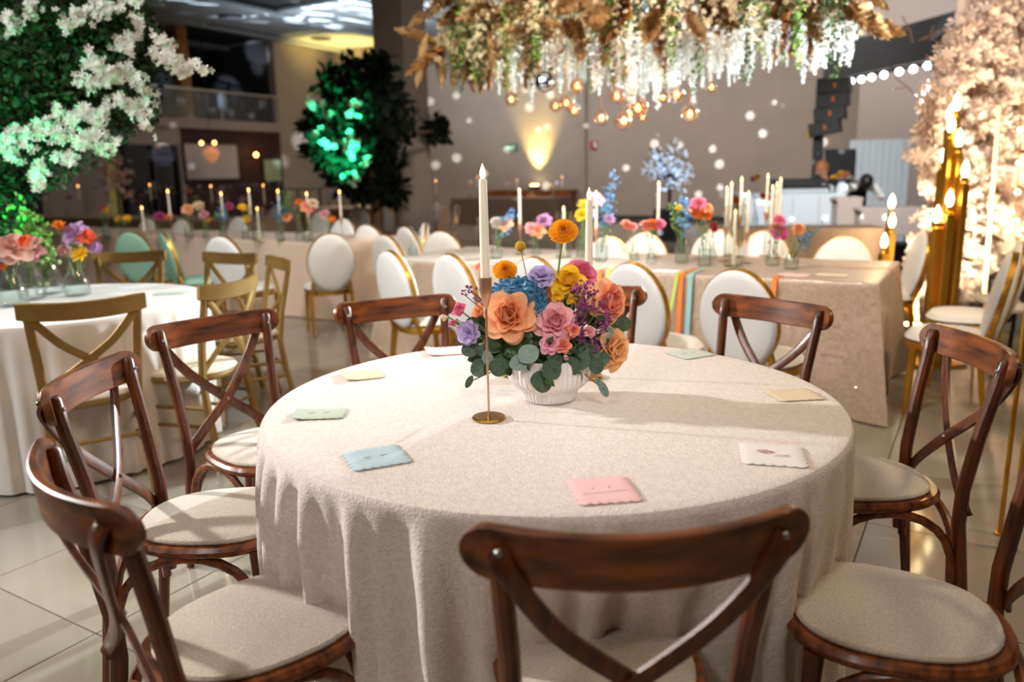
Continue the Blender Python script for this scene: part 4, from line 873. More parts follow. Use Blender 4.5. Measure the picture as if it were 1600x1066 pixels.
# cloth fold lines pressed into the table top
# candles on the main table
c1 = at(764, 655, .76); candle('tall ivory taper candle in front of the bouquet, left of its centre', (c1.x, c1.y), .762, aty(757, 257, c1.y).z, 'tapers on the front table', hold_label='rose gold candlestick with round brass foot in front of bouquet')
c2 = at(920, 590, .76); candle('tall ivory taper candle rising behind the right of the bouquet', (c2.x, c2.y), .762, aty(917, 294, c2.y).z, 'tapers on the front table', hold_label='rose gold candlestick with round foot behind the white bowl')
c3 = at(790, 590, .76); t = thing('tealight_holder', 'small square gold tray peeking out behind the white bowl', 'candle holder', loc=(c3.x + .03, c3.y + .02, .762), rz=.05)
link('tray', MB().bbox((0, 0, .005), (.075, .06, .01), .003).mesh('tray', 'brass'), t); link('upper_tray', MB().bbox((0, 0, .022), (.07, .055, .008), .003).mesh('upper_tray', 'brass'), t); link('spacer', MB().lathe([(.012, .01), (.012, .02)], 10).mesh('spacer', 'brass'), t)
# bowl -----------------------------------------------------------
PC = Vector((.098, 2.045, .762)); t = thing('ceramic_bowl', 'white ribbed ceramic footed bowl holding the bouquet on the front table', 'bowl', loc=tuple(PC))
mb = MB(); outer = [(.001, 0), (.066, 0), (.071, .005), (.073, .012), (.075, .02), (.077, .028), (.083, .034), (.094, .042), (.103, .052), (.108, .064), (.109, .08), (.109, .1), (.108, .112), (.1085, .118), (.106, .122), (.102, .119), (.1, .1), (.095, .06), (.001, .05)]
mb.lathe(outer, 352, rib=.03, ribn=44, ribz=(.001, .113)); link('bowl_body', mb.mesh('bowl_body', 'ceramic'), t)
BC = PC + Vector((0, 0, .09))     # stems meet here
CAM = Vector((0, 0, EYE))
def toward(p, dx=0, dz=0): d_ = (CAM - Vector(p)).normalized(); return d_ + Vector((dx, 0, dz))
def bq(px, py, dy=0): return aty(px, py, PC.y + dy)
FG = 'flowers of the bowl bouquet'
def R(label, m, px, py, r, dy, dx=0, dz=.3, layers=None, m2=None, name='garden_rose'):
    p = bq(px, py, dy); d_ = toward(p, dx, dz); p = p - d_.normalized() * r * .35
    return rose(label, m, p, r, d_, BC + Vector((random.uniform(-.05, .05), random.uniform(-.04, .04), 0)), name=name, m2=m2, layers=layers)
BIG = ((3, 3, .72, 'in'), (4, 9, .84, 'in'), (4, 17, .95, 'in'), (5, 29, 1.02, 'mid'), (5, 46, 1.1, 'out'), (6, 66, 1.18, 'out'))
R('large peach orange garden rose at the left of the bouquet', 'peach', 795, 492, .05, -.10, -.15, .15, BIG)
R('soft pink rose at the centre front of the bouquet', 'pink', 868, 502, .038, -.10, 0, .25, BIG)
R('bright yellow rose near the top of the bouquet', 'yellow', 889, 438, .042, -.02, .1, .7, ((3, 4, .7, 'in'), (4, 12, .85, 'in'), (4, 24, 1.0, 'mid'), (5, 50, 1.05, 'out')))
R('lilac lisianthus at the top centre of the bouquet', 'lilac', 846, 428, .033, -.02, -.1, 1.1, ((4, 10, .7, 'mid'), (6, 30, .85, 'out'), (8, 55, 1.0, 'out')), name='lisianthus')
R('dusky rose pink rose hidden behind the yellow rose', 'rosepink', 908, 424, .04, .06, .3, .8)
R('coral peach rose facing right at the right of the bouquet', 'salmon', 957, 470, .042, -.02, .9, .1, BIG, m2='peach')
R('apricot rose hanging low at the right side of the bouquet', 'apricot', 962, 546, .042, -.04, .75, -.1, BIG)
R('small bright pink spray rose below the soft pink rose', 'lightpink', 859, 536, .024, -.12, -.2, .3, ((4, 12, .7, 'mid'), (5, 38, .9, 'out'), (6, 66, 1.05, 'out')))
R('tiny salmon pink spray rose right of the bright pink one', 'salmon', 881, 538, .017, -.12, .2, .3)
R('tiny coral pink spray rose beside the pink rose', 'salmon', 897, 515, .014, -.11, .2, .4)
R('pale pink spray rosebud among the magenta statice', 'pink', 922, 517, .013, -.09, .2, .5)
R('closed pink rosebud hanging over the bowl rim', 'pink', 884, 557, .011, -.12, .1, -.8, ((3, 4, .9, 'in'), (4, 10, 1.1, 'in')))
R('small brownish pink rosebud between two spray roses', 'salmon', 889, 524, .009, -.11, .1, .6, ((3, 4, .9, 'in'), (4, 10, 1.1, 'in')))
R('magenta pink lisianthus bud at the left of the bouquet', 'rosepink', 719, 485, .024, -.03, -.7, .6, ((3, 5, .8, 'in'), (4, 14, 1.0, 'in'), (4, 28, 1.05, 'mid')), name='lisianthus')
R('lilac purple lisianthus at the lower left of the bouquet', 'lilac', 729, 521, .028, -.05, -.5, -.1, ((4, 14, .7, 'mid'), (6, 32, .9, 'out'), (8, 58, 1.0, 'out')), name='lisianthus')
R('small magenta bud under the left lisianthus', 'rosepink', 708, 505, .012, -.02, -.8, -.1, ((3, 5, .8, 'in'), (4, 14, 1.0, 'in')))
R('salmon rose half hidden behind the large peach rose', 'peach', 749, 488, .026, .02, -.6, .4)
R('bud of pale green lisianthus at the far left tip', 'cream', 697, 496, .016, -.02, -1.6, .0, ((3, 2, .9, 'in'), (3, 5, 1.1, 'in')), name='lisianthus_bud')
def PM(label, px, py, r, dy, m='golden', dz=1.0):
    p = bq(px, py, dy); pompom(label, m, p, r, toward(p, 0, dz), BC + Vector((random.uniform(-.03, .03), 0, 0)))
PM('golden orange ranunculus on a tall green stem atop the bouquet', 880, 360, .0385, -.02)
PM('golden orange ranunculus above the blue hydrangea', 789, 421, .032, .0)
p = bq(813, 385, .02); t = thing('craspedia', 'small mustard yellow craspedia ball on a thin bent stem', 'flower'); mt = orient(p, (0.1, -.2, 1)); t.matrix_world = mt
link('bloom', MB().sphere((0, 0, 0), .0145, 14, 9).mesh('bloom', 'ball'), t); stem_to(t, mt, BC, r=.0012, m='twig')
hydrangea('deep blue hydrangea head behind the large peach rose', 'blue', bq(812, 472, -.01), .07, (-.1, -.6, .7), BC, n=210, sq=(1, .8, 1))
hydrangea('small cluster of blue hydrangea florets right of the peach rose', 'blue', bq(838, 492, -.04), .042, (.2, -.8, .3), BC, n=90, sq=(.8, .8, 1.2))
for lab, x, y, r in (('yellow freesia blooms below the yellow rose', 870, 462, .016), ('second yellow freesia bloom nearest the pink statice', 893, 468, .014)):
    R(lab, 'yellow', x, y, r, -.06, .2, -.3, ((3, 10, 1, 'mid'), (3, 30, 1.1, 'out')), name='freesia')
for k, (x0, x1, y0, y1, n) in enumerate(((895, 925, 440, 470, 7), (905, 950, 470, 505, 9), (895, 940, 500, 540, 8))):
    spray(['upper sprig of magenta statice right of the yellow rose', 'middle sprig of magenta statice beside the coral rose', 'lower sprig of magenta statice above the dusty miller'][k], 'purple', BC, [bq(random.uniform(x0, x1), random.uniform(y0, y1), -.06 + random.uniform(-.03, .03)) for _ in range(n)], bits=16, size=.0048, name='statice', spread=.016)
spray('sprig of tiny mauve waxflower buds at the upper left of bouquet', 'purple', BC, [bq(x, y, -.02) for x, y in ((728, 448), (735, 456), (722, 458), (742, 466), (748, 452), (752, 470))], bits=4, size=.0048, name='waxflower', spread=.012, stemm='twig')
spray('sprig of tiny magenta waxflower beneath the left pink bud', 'rosepink', BC, [bq(x, y, -.03) for x, y in ((705, 508), (716, 512), (712, 500))], bits=4, size=.0045, name='waxflower', spread=.01)
# eucalyptus branches: leaves placed where they hang
def branch(label, leaves, name='eucalyptus_branch', m='euc'):
    t = thing(name, label, 'foliage', loc=tuple(BC)); inv = Matrix.Translation(-BC)
    far_ = max(leaves, key=lambda l: (bq(l[0], l[1], l[3]) - BC).length); tip = bq(far_[0], far_[1], far_[3]) - BC
    link('stem', MB().tube([(0, 0, -.01), tip * .45 + Vector((0, 0, .03)), tip], .0016, 5).mesh('stem', 'twig'), t)
    for l in leaves:
        px, py, s, dy = l[:4]; an = math.radians(l[4] if len(l) > 4 else random.uniform(0, 360)); mm = l[5] if len(l) > 5 else m; w = l[6] if len(l) > 6 else .48
        c = bq(px, py, dy); u_ = Vector((math.cos(an), random.uniform(-.25, .25), math.sin(an))); nrm = toward(c, random.uniform(-.35, .35), random.uniform(0, .5))
        leaf_at(t, inv, c - u_ * s * .5, s, u_, nrm, mm, w, 1.0)
branch('eucalyptus branch spreading low at the left of the bowl', [(735, 545, .05, -.04, 200), (749, 575, .052, -.06, 210), (733, 597, .036, -.06, 240, 'euc', .25), (755, 548, .04, -.05, 160), (762, 560, .042, -.07, 100, 'euc_pale', .35), (779, 574, .052, -.08, -20), (770, 540, .05, -.05, 150), (742, 560, .04, 0, 190, 'euc', .3)])
branch('eucalyptus branch with pale leaf backs over the bowl front', [(826, 553, .055, -.13, 35, 'euc_pale'), (811, 567, .05, -.13, 190, 'euc_pale', .42), (846, 597, .058, -.13, -10, 'euc', .52), (862, 578, .056, -.13, -50), (868, 562, .05, -.12, -35)])
branch('dark eucalyptus branch filling the middle of the bouquet', [(800, 545, .055, -.06), (820, 530, .05, -.06), (838, 520, .05, -.05), (815, 515, .05, -.04), (850, 555, .05, -.08), (785, 555, .05, -.05), (840, 540, .055, -.07), (830, 565, .05, -.05), (875, 570, .05, -.06), (805, 570, .045, -.04)], m='leaf')
branch('eucalyptus branch drooping at the right of the bowl', [(907, 566, .05, -.09), (922, 556, .05, -.08), (932, 573, .042, -.09, -80), (943, 560, .035, -.08), (893, 572, .05, -.1), (917, 545, .045, -.07), (935, 545, .045, -.05), (898, 553, .045, -.07)])
branch('rounded eucalyptus leaves sticking out at the right side', [(955, 507, .05, 0, 20), (974, 506, .045, 0, 0, 'leaf', .5), (949, 520, .035, -.04, 30, 'euc_pale'), (940, 532, .04, -.04), (948, 495, .04, 0)])
branch('dark leafy greens filling the right of the bouquet', [(900, 500, .045, .0), (915, 490, .05, .0), (930, 500, .05, .0), (905, 530, .05, -.03), (885, 480, .045, 0), (920, 525, .05, -.03), (865, 490, .05, .0), (935, 480, .04, .02), (880, 550, .045, -.06)], m='leaf')
branch('dark leafy greens filling the left of the bouquet', [(760, 515, .05, .0), (745, 525, .045, -.02), (770, 525, .05, -.02), (785, 530, .05, -.03), (752, 505, .04, .0), (738, 505, .035, -.02), (775, 545, .045, -.04), (790, 515, .05, .02)], m='leaf')
branch('grey jagged dusty miller leaf hanging over the bowl at right', [(943, 608, .055, -.1, -65, 'euc_pale', .2), (935, 597, .03, -.1, -80, 'euc_pale', .2), (906, 590, .04, -.08, -80, 'euc_pale', .2)], name='dusty_miller')
# leafy filler under the blooms
o = scatter('leaf_filler', LFV, LFF, [rmat(BC + Vector((random.gauss(0, .055), random.gauss(-.01, .045), random.uniform(.0, .14))), random.uniform(.03, .05), (random.uniform(-1, 1), -.6, .5)) for _ in range(150)], 'leaf'); tag(o, 'small dark filler leaves packed under the bowl bouquet blooms', 'foliage', kind='stuff')
# ================================================================ LEFT ROUND TABLE
LC = Vector((-2.36, 4.0, 0)); LR = .735
table_frame('banquet_table', 'round table under the plain ecru cloth at left', (LC.x, LC.y), R_=LR - .006)
cloth_round('tablecloth', 'cloth_left', LC, LR, 'plain ecru cloth over the round table at left, vases on it', folds=lambda a: .35, seed=5)
def gchair(px, face, label, off=.25): return rail_chair(px, face, label, 'gold', make_gold_cross, 'gold crossback chairs around the left round table', off)
gchair((-1.764, 3.183), 124, 'gold crossback chair at left, seen from behind its wide rail')
gchair((-1.35, 3.72), 166, 'gold crossback chair between the left table and amber crossed dark chair')
gchair((-2.62, 5.38), 284, 'gold crossback chair beyond left table in front of mint chairs')
gchair((-1.845, 5.14), 245, 'gold crossback chair in front of the far white oval chair')
gchair((-1.41, 4.73), 212, 'gold crossback chair seen edge on at the right of left group')
napkin(92, 496, 8, .13, .11, 'napkin_pink', 'pink napkin at the near edge of the left round table')
napkin(268, 458, 8, .16, .11, 'napkin_green', 'grey green napkin at the right of the left round table')
def vgroup(specs, tname, group):   # each: (kind, label, px, py, z, scale, [(flower kind, mat, px, py, r px, colour words)])
    for (kind, label, px, py, s, fl_) in specs:
        short = label.split(' on the ')[0]; p = at(px, py, .762); vase(kind, label, (p.x, p.y), group, z=.762, s=s); seen_ = {}
        for (fk, m, fx, fy, fr, words_) in fl_:
            y = p.y + random.uniform(-.02, .02); q = aty(fx, fy, y); r = fr / FPX * (y / math.cos(PITCH)) * 1.05
            top = Vector((p.x + random.uniform(-.012, .012), p.y, .762 + .05 * s))
            if fk == 'spike':
                spray(f'{words_} in the {short}', m, top, [top.lerp(q, k) for k in (.55, .7, .8, .9, 1)], bits=12, size=r * .35, name='delphinium' if m != 'leaf_bright' else 'green_bells', spread=r * 1.6, group=group + ' flowers')
            else: bloom(f'{words_} in the {short}', fk, m, tuple(q), r, top, d=(random.uniform(-.5, .5), -.7, .8), group=group + ' flowers')
        if fl_ and kind != 'cyl':
            fp = [aty(f[2], f[3], p.y) for f in fl_]; cc = sum(fp, Vector()) / len(fp)
            o = scatter('vase_leaves', LFV, LFF, [rmat(Vector((p.x, p.y, .762 + .15 * s)).lerp(cc, random.uniform(.1, .9)) + Vector((random.gauss(0, .02), random.gauss(0, .02), random.gauss(0, .02))), random.uniform(.02, .04), stretch=(.7, 1, 1)) for _ in range(22)], 'stem'); tag(o, f'leaves in the {short}', 'foliage', group + ' leaves', 'stuff')
vgroup([('flask', 'clear vase nearest the left frame edge on the left round table', 22, 478, 1.75, [('rose', 'blush', 20, 388, 24, 'large blush garden rose'), ('rose', 'coral', 38, 376, 10, 'small coral flower'), ('daisy', 'orange', 3, 416, 14, 'orange yellow flower'), ('rose', 'lilac', 2, 398, 11, 'pale lilac flower')]),
        ('pitcher', 'glass pitcher of pink flowers on the left round table', 52, 468, 1.35, [('rose', 'pink', 58, 396, 13, 'soft pink flower'), ('ruffle', 'salmon', 40, 402, 12, 'salmon pink flower'), ('rose', 'blush', 50, 380, 12, 'blush flower')]),
        ('pitcher', 'glass pitcher holding green bells on the left round table', 78, 460, 1.45, [('spike', 'leaf_bright', 28, 328, 11, 'tall bright green spike'), ('spike', 'leaf_bright', 50, 360, 14, 'bright green bells of ireland'), ('spike', 'leaf_bright', 74, 394, 12, 'low green bells')]),
        ('flask', 'milky glass bottle right of the pitchers on the left round table', 122, 462, 1.6, [('rose', 'mauve', 117, 366, 19, 'mauve purple rose'), ('daisy', 'orange', 92, 353, 12, 'orange ranunculus'), ('rose', 'coral', 134, 370, 12, 'coral orange flower'), ('ruffle', 'mauve', 147, 388, 12, 'mauve striped carnation'), ('daisy', 'yellow', 127, 398, 19, 'large yellow flower'), ('ruffle', 'pink', 101, 393, 11, 'pale pink carnation')]),
        ('cyl', 'wide clear hurricane cylinder at the back of the left round table', 48, 448, 1.35, [])], 'left', 'vases on the left round table')
# ================================================================ SEQUIN TABLE
A0 = Vector((1.95, 4.1, 0)); SL, SW = 3.4, 1.15; O_ = A0 - DU * SL
table_frame('banquet_table', 'long banquet table under the champagne sequin cloth', (O_.x, O_.y), rect=(SL, SW), rz=RZ)
cloth_rect('tablecloth', 'sequin', (O_.x, O_.y), SL, SW, RZ, 'champagne sequin cloth on the long table behind the bouquet', amp=.034, freq=11)
sqm = []
for k in range(1300):
    if k % 4: cx_, cz_ = random.choice([(.35, .6), (.9, .5), (1.1, .2), (2.2, .45), (2.35, .62), (2.95, .5), (3.2, .25), (3.15, .6), (1.7, .4)]); x_, z_ = cx_ + random.gauss(0, .09), min(.74, max(.03, cz_ + random.gauss(0, .12)))
    else: x_, z_ = random.uniform(0, SL), random.uniform(.03, .74)
    if k % 5 == 4: sqm.append(rmat((random.uniform(.02, SL - .02), random.uniform(0, SW), .7625), .0032, (0, 0, 1)))
    elif k % 7 == 6: sqm.append(rmat((SL + .022 + .03 * (1 - z_ / .76), random.uniform(0, SW), z_), .0034, (1, 0, 0)))
    else: sqm.append(rmat((x_, -.03 - .04 * (1 - z_ / .76), z_), .0036, (0, -1, 0)))
sq_ = scatter('loose_sequins', [(math.cos(PI / 3 * i), math.sin(PI / 3 * i), 0) for i in range(6)], [(0, 1, 2, 3, 4, 5)], sqm, 'sequin_disc', bpy.data.objects['tablecloth.002'] if 'tablecloth.002' in bpy.data.objects else None); sq_['kind'] = 'stuff'
def ochair(c, face, label, grp, kind='oval', cover='white_vinyl'): return place(kind, lambda l: make_oval(l, cover), label, c, face, grp)
FV = math.degrees(RZ) + 90
def from_back(px, py, z, face, off=.26): p = at(px, py, z); f = math.radians(face); return (p.x + off * math.cos(f), p.y + off * math.sin(f))
G1 = 'white oval back chairs along the sequin table front'
for (px, py, fa, lab) in ((612, 393, FV - 20, 'white oval back chair before the sequin table, leftmost of its row'), (706, 398, FV - 18, 'white oval back chair just left of the bouquet'), (838, 403, FV - 16, 'white oval back chair hidden behind the bouquet flowers'), (990, 412, FV - 15, 'white oval back chair just right of the bouquet'), (1154, 422, FV - 12, 'white oval back chair behind the glossy dark rail at right')): ochair(from_back(px, py, .9, fa), fa, lab, G1)
G2 = 'white oval back chairs behind the sequin table'
for (px, py, lab) in ((950, 372, 'white oval chair back beyond the pink vases on sequin table'), (1008, 366, 'white oval chair back behind the salmon flowers'), (1120, 361, 'white oval chair back behind the brown bottle vase'), (1196, 363, 'white oval chair back partly behind the magenta vase'), (1320, 372, 'cream oval chair back beyond the right end of sequin table')): ochair(from_back(px, py, .9, FV + 180, .26), FV + 180, lab, G2)
G3 = 'white oval chairs at the left end of the sequin table'
for (px, py, fa, lab) in ((604, 368, FV - 12, 'cream oval back chair beyond the leftmost white chair'), (636, 355, FV - 20, 'cream oval back chair second beyond the leftmost white chair'), (662, 350, 190, 'cream oval back chair turned edge on beside the pillar foot'), (690, 362, FV + 8, 'cream oval back chair just left of the tall candle')): ochair(from_back(px, py, .9, fa), fa, lab, G3)
# right end chairs
G4 = 'white oval back chairs at the right end of the sequin table'
ochair((2.44, 4.28), 150, 'white oval back chair at right, nearer of the two gold legged seats', G4); ochair((2.86, 4.85), 155, 'white oval back chair at right, farther of the two gold legged seats', G4)
ochair((2.75, 5.75), 168, 'gold rimmed oval chair edge on beside the gold candles', G4); ochair((3.05, 6.25), 165, 'gold rimmed oval chair edge on against the blossom wall', G4)
V = 'vases on the sequin table'
vgroup([('flask', 'milky bottle vase at far left of the sequin table', 646, 399, 1.0, []),
 ('flask', 'frosted vase left of the thin taper on the sequin table', 776, 404, 1.15, [('rose', 'peach', 790, 349, 11, 'peach rose'), ('ruffle', 'white', 776, 350, 11, 'white carnation'), ('spike', 'skyblue', 797, 334, 7, 'blue delphinium')]),
 ('jar', 'clear vase of pink and peach flowers left of cylinder', 838, 398, 1.1, [('rose', 'pink', 830, 356, 9, 'pink rose'), ('rose', 'peach', 841, 360, 11, 'peach rose'), ('rose', 'mauve', 850, 345, 11, 'mauve pink rose')]),
 ('cyl', 'tall glass cylinder with a candle left on the sequin table', 881, 402, 1.1, []),
 ('bottle', 'bottle vase of yellow flowers behind the rear taper', 908, 401, 1.1, [('daisy', 'yellow', 914, 322, 14, 'bright yellow flower'), ('rose', 'yellow', 909, 335, 10, 'lower yellow flower'), ('rose', 'pink', 932, 311, 11, 'pale pink rose'), ('rose', 'lilac', 925, 333, 7, 'lilac flower')]),
 ('bottle', 'tall clear bottle with blue delphinium right of the rear taper', 940, 409, 1.25, [('spike', 'skyblue', 960, 275, 5, 'tall delphinium'), ('spike', 'skyblue', 948, 310, 7, 'lower blue delphinium'), ('rose', 'mauve', 952, 342, 8, 'mauve flower')]),
 ('jar', 'small clear vase with salmon flower on the sequin table', 991, 407, 1.15, [('ruffle', 'salmon', 978, 353, 10, 'salmon carnation'), ('ruffle', 'pink', 989, 356, 8, 'pink carnation')]),
 ('jar', 'clear vase with orange and pink flowers beside the standing taper', 1018, 413, 1.15, [('ruffle', 'salmon', 1008, 354, 10, 'salmon flower'), ('ruffle', 'orange', 1018, 352, 10, 'orange flower'), ('ruffle', 'rosepink', 1030, 353, 11, 'rose pink flower')]),
 ('bottle', 'clear milk bottle vase of blue delphinium on the sequin table', 1065, 411, 1.3, [('spike', 'skyblue', 1070, 320, 9, 'blue delphinium'), ('spike', 'leaf_bright', 1049, 320, 5, 'green sprig'), ('daisy', 'yellow', 1062, 326, 8, 'yellow flower')]),
 ('bottle', 'brownish bottle vase of orange flowers on the sequin table', 1101, 416, 1.25, [('ruffle', 'orange', 1085, 333, 13, 'orange carnation'), ('ruffle', 'orange', 1102, 336, 12, 'amber carnation'), ('rose', 'rosepink', 1091, 318, 11, 'deep pink rose'), ('rose', 'peach', 1106, 325, 8, 'peach rose')]),
 ('jar', 'small vase with a red flower behind the brownish bottle', 1113, 405, 1.0, [('ruffle', 'red', 1113, 356, 9, 'crimson carnation')]),
 ('cyl', 'tall glass cylinder on teal foot at right of the sequin table', 1146, 416, 1.28, []),
 ('flask', 'clear vase of magenta flowers on the sequin table', 1207, 415, 1.1, [('rose', 'magenta', 1218, 364, 11, 'magenta rose'), ('rose', 'rosepink', 1218, 344, 9, 'upper rose pink flower')]),
 ('flask', 'clear flask with a blue branch at right of the sequin table', 1236, 421, 1.1, [('ruffle', 'peach', 1248, 360, 11, 'peach flower'), ('spike', 'skyblue', 1262, 367, 6, 'blue branch'), ('spike', 'skyblue', 1286, 350, 3, 'trailing branch')])], 'sequin', V)
def tcandle(tipx, tipy, bx, by, lab, grp='tapers on the sequin table', z=.762, stick=True, flame='flame', r=.0105):
    p = at(bx, by, z); candle(lab, (p.x, p.y), z, aty(tipx, tipy, p.y).z, grp, hold_label='slim candlestick under the ' + lab, stick=stick, base_r=.035, r=r, flame=flame)
tcandle(812, 294, 813, 397, 'ivory taper left of the pink and peach vase'); tcandle(883, 322, 881, 400, 'short candle inside the left glass cylinder', stick=False, r=.013)
tcandle(931, 298, 931, 404, 'ivory taper behind the pale pink rose'); tcandle(1031, 283, 1027, 402, 'ivory taper between salmon and blue flowers')
tcandle(1132, 291, 1132, 408, 'ivory taper left of the tall cylinder'); tcandle(1139, 284, 1139, 399, 'second ivory taper left of the tall cylinder'); tcandle(1156, 276, 1154, 402, 'ivory taper rising behind the tall cylinder')
tcandle(1145, 327, 1146, 414, 'long candle inside the right glass cylinder', stick=False, r=.013); tcandle(1199, 271, 1194, 400, 'tallest ivory taper right of the cylinder'); tcandle(1201, 289, 1202, 403, 'shorter ivory taper beside the tallest one')
tcandle(1211, 284, 1209, 398, 'ivory taper third right of the cylinder'); tcandle(1215, 277, 1214, 403, 'ivory taper rightmost on the sequin table')
tcandle(1166, 298, 1165, 412, 'thin rose tinted taper right of the cylinder')
# ribbons draped over the edge
def ribbon(m, px, py, drop, label, dx=0, into=.25, side='front', w=.028):
    p = at(px, py, .762); u_, v_ = uv_of(p); u0, v0 = uv_of(O_)
    if side == 'front': e = room(u_, v0 - .012); dirn = DV; wd = DU
    else: e = room(u0 + SL + .012, v_); dirn = -DU; wd = DV
    t = thing('ribbon_streamer', label, 'ribbon', group='ribbons on the sequin table'); L = [e + dirn * into + wd * dx * -3 + Vector((0, 0, .766)), e + dirn * .02 + Vector((0, 0, .767)), e - dirn * .012 + Vector((0, 0, .755)), e - dirn * .03 + wd * dx * .3 + Vector((0, 0, .76 - drop * .4)), e - dirn * .055 + wd * dx + Vector((0, 0, .76 - drop))]
    rr = [[q - wd * w / 2, q + wd * w / 2] for q in L]; rr2 = rr + [[q - dirn * .0015 - Vector((0, 0, 0)) for q in r] for r in rr[::-1]]
    link('satin_band', MB().rings(rr2, closed=False, loop=True).mesh('satin_band', m), t)
ribbon('rib_orange', 1058, 431, .36, 'orange ribbon hanging over the sequin cloth near the blue flowers', .0); ribbon('rib_blue', 1072, 432, .36, 'aqua ribbon hanging beside the orange one', .0); ribbon('rib_lime', 1050, 431, .34, 'lime ribbon end peeking from under the orange ribbon', -.05, w=.018)
ribbon('rib_orange', 1202, 440, .18, 'short orange ribbon behind the right white oval chair', .0, into=.12); ribbon('rib_orange', 932, 424, .1, 'orange ribbon loop left of the white chair by bouquet', .0, into=.1); ribbon('rib_lime', 945, 425, .12, 'lime ribbon loop beside the white chair by bouquet')
ribbon('rib_orange', 1376, 420, .2, 'orange ribbon hanging over the right end of sequin cloth', 0, .35, 'end'); ribbon('rib_red', 742, 414, .03, 'coral red ribbon lying left of the bouquet', .02, .2)
for k, (px, py, m, lab) in enumerate(((1300, 430, 'napkin_cream', 'cream napkin near the right end of the sequin cloth'), (1040, 424, 'napkin_white', 'white napkin near the aqua ribbon on sequin cloth'), (765, 385, 'napkin_white', 'white napkin beyond the tall candle on sequin cloth'), (1240, 430, 'napkin_pink', 'pale pink napkin behind right oval chair on sequin cloth'))): napkin(px, py, -31, .16, .12, m, lab)
# ================================================================ PEACH TABLES AT LEFT
P1 = at(545, 381, .76); PL = 7.4; OP = P1 - DU * PL; OP.z = 0
table_frame('banquet_table', 'long banquet table under the pale peach cloth at left', (OP.x, OP.y), rect=(PL, 1.0), rz=RZ)
cloth_rect('tablecloth', 'cloth_blush', (OP.x, OP.y), PL, 1.0, RZ, 'long pale peach cloth on the far left table, many vases on it', amp=.03, freq=7, seg=.07)
V2 = 'vases on the long left table'
def lv(k, px, py, s, fl, nm): return (k, nm, px, py, s, fl)
vgroup([lv('bottle', 166, 371, 1.1, [('daisy', 'yellow', 166, 330, 8, 'yellow flower'), ('ruffle', 'cream', 174, 322, 6, 'cream flower'), ('ruffle', 'magenta', 160, 325, 5, 'magenta flower')], 'glass vase farthest left on the long left table'),
 lv('jar', 192, 373, 1.1, [('daisy', 'yellow', 185, 343, 8, 'yellow flower'), ('daisy', 'yellow', 198, 342, 8, 'golden flower')], 'glass vase of yellow flowers behind the left mint chair'),
 lv('jar', 252, 373, 1.1, [('ruffle', 'magenta', 249, 340, 9, 'magenta flower'), ('daisy', 'orange', 265, 339, 8, 'orange yellow flower')], 'glass vase above the second mint chair'),
 lv('bottle', 296, 372, 1.3, [('rose', 'peach', 293, 327, 8, 'peach flower'), ('daisy', 'cream', 310, 323, 11, 'large pale yellow daisy')], 'tall green glass vase with a large pale daisy'),
 lv('jar', 322, 373, 1.1, [('ruffle', 'pink', 319, 337, 8, 'pink flower'), ('daisy', 'yellow', 326, 345, 6, 'small yellow flower')], 'glass vase left of the blue flowers'),
 lv('bottle', 350, 374, 1.2, [('spike', 'skyblue', 348, 325, 5, 'blue delphinium'), ('ruffle', 'magenta', 358, 323, 7, 'magenta flower'), ('daisy', 'leaf_bright', 339, 336, 5, 'lime flower')], 'glass vase of blue delphinium above the far oval chair'),
 lv('bottle', 384, 374, 1.1, [('daisy', 'yellow', 379, 325, 9, 'yellow flower'), ('daisy', 'yellow', 386, 343, 9, 'lower yellow flower')], 'glass vase of yellow flowers right of the far oval chair'),
 lv('cyl', 405, 376, 1.15, [], 'glass hurricane cylinder on the long left table'),
 lv('bottle', 438, 377, 1.1, [('ruffle', 'peach', 447, 340, 9, 'pale peach flower'), ('spike', 'blue', 440, 322, 6, 'deep blue spike'), ('spike', 'leaf_bright', 448, 303, 4, 'green sprig')], 'glass vase of peach flower right of the hurricane cylinder'),
 lv('bottle', 468, 377, 1.1, [('daisy', 'orange', 467, 317, 8, 'orange flower')], 'glass vase of orange flower near the right end'),
 lv('flask', 483, 378, 1.3, [('rose', 'salmon', 480, 324, 10, 'coral flower'), ('rose', 'cream', 488, 318, 8, 'cream flower'), ('ruffle', 'magenta', 491, 328, 8, 'magenta flower')], 'large glass vase of coral and cream flowers'),
 lv('jar', 515, 378, 1.0, [('daisy', 'orange', 519, 344, 8, 'orange ball flower'), ('ruffle', 'pink', 508, 336, 9, 'pale pink flower')], 'small glass vase of orange flower at the right end')], 'longleft', V2)
for k, (x, y, b, st) in enumerate(((226, 322, 227, 1), (266, 296, 270, 1), (348, 300, 352, 1), (391, 294, 395, 1), (412, 323, 406, 0), (430, 296, 440, 1), (532, 297, 535, 1), (480, 300, 484, 1))):
    tcandle(x, y, b, 374, ['small taper left above the mint chairs', 'leaning ivory taper right of the mint chairs', 'taper beside the blue delphinium on left table', 'amber tipped taper right of the yellow flowers', 'candle inside the left hurricane cylinder', 'ivory taper right of the hurricane cylinder', 'ivory taper at the right end of left table', 'thin taper among the coral flowers'][k], 'tapers on the long left table', flame='flame_amber', stick=bool(st))
G5 = 'oval back chairs around the long left table'
ochair(from_back(515, 366, .9, 112), 112, 'white oval back chair standing alone before the peach cloth', G5); ochair(from_back(347, 370, .9, 68), 68, 'white oval back chair behind the gold crossback chairs', G5)
place('mint', lambda l: make_oval(l, 'mint_vinyl'), 'mint green oval back chair behind the left round table', from_back(205, 363, .9, 78), 78, 'mint chairs at the long left table')
place('mint', None, 'mint green oval back chair turned edge on, right of the other mint one', from_back(258, 364, .9, 36), 36, 'mint chairs at the long left table')
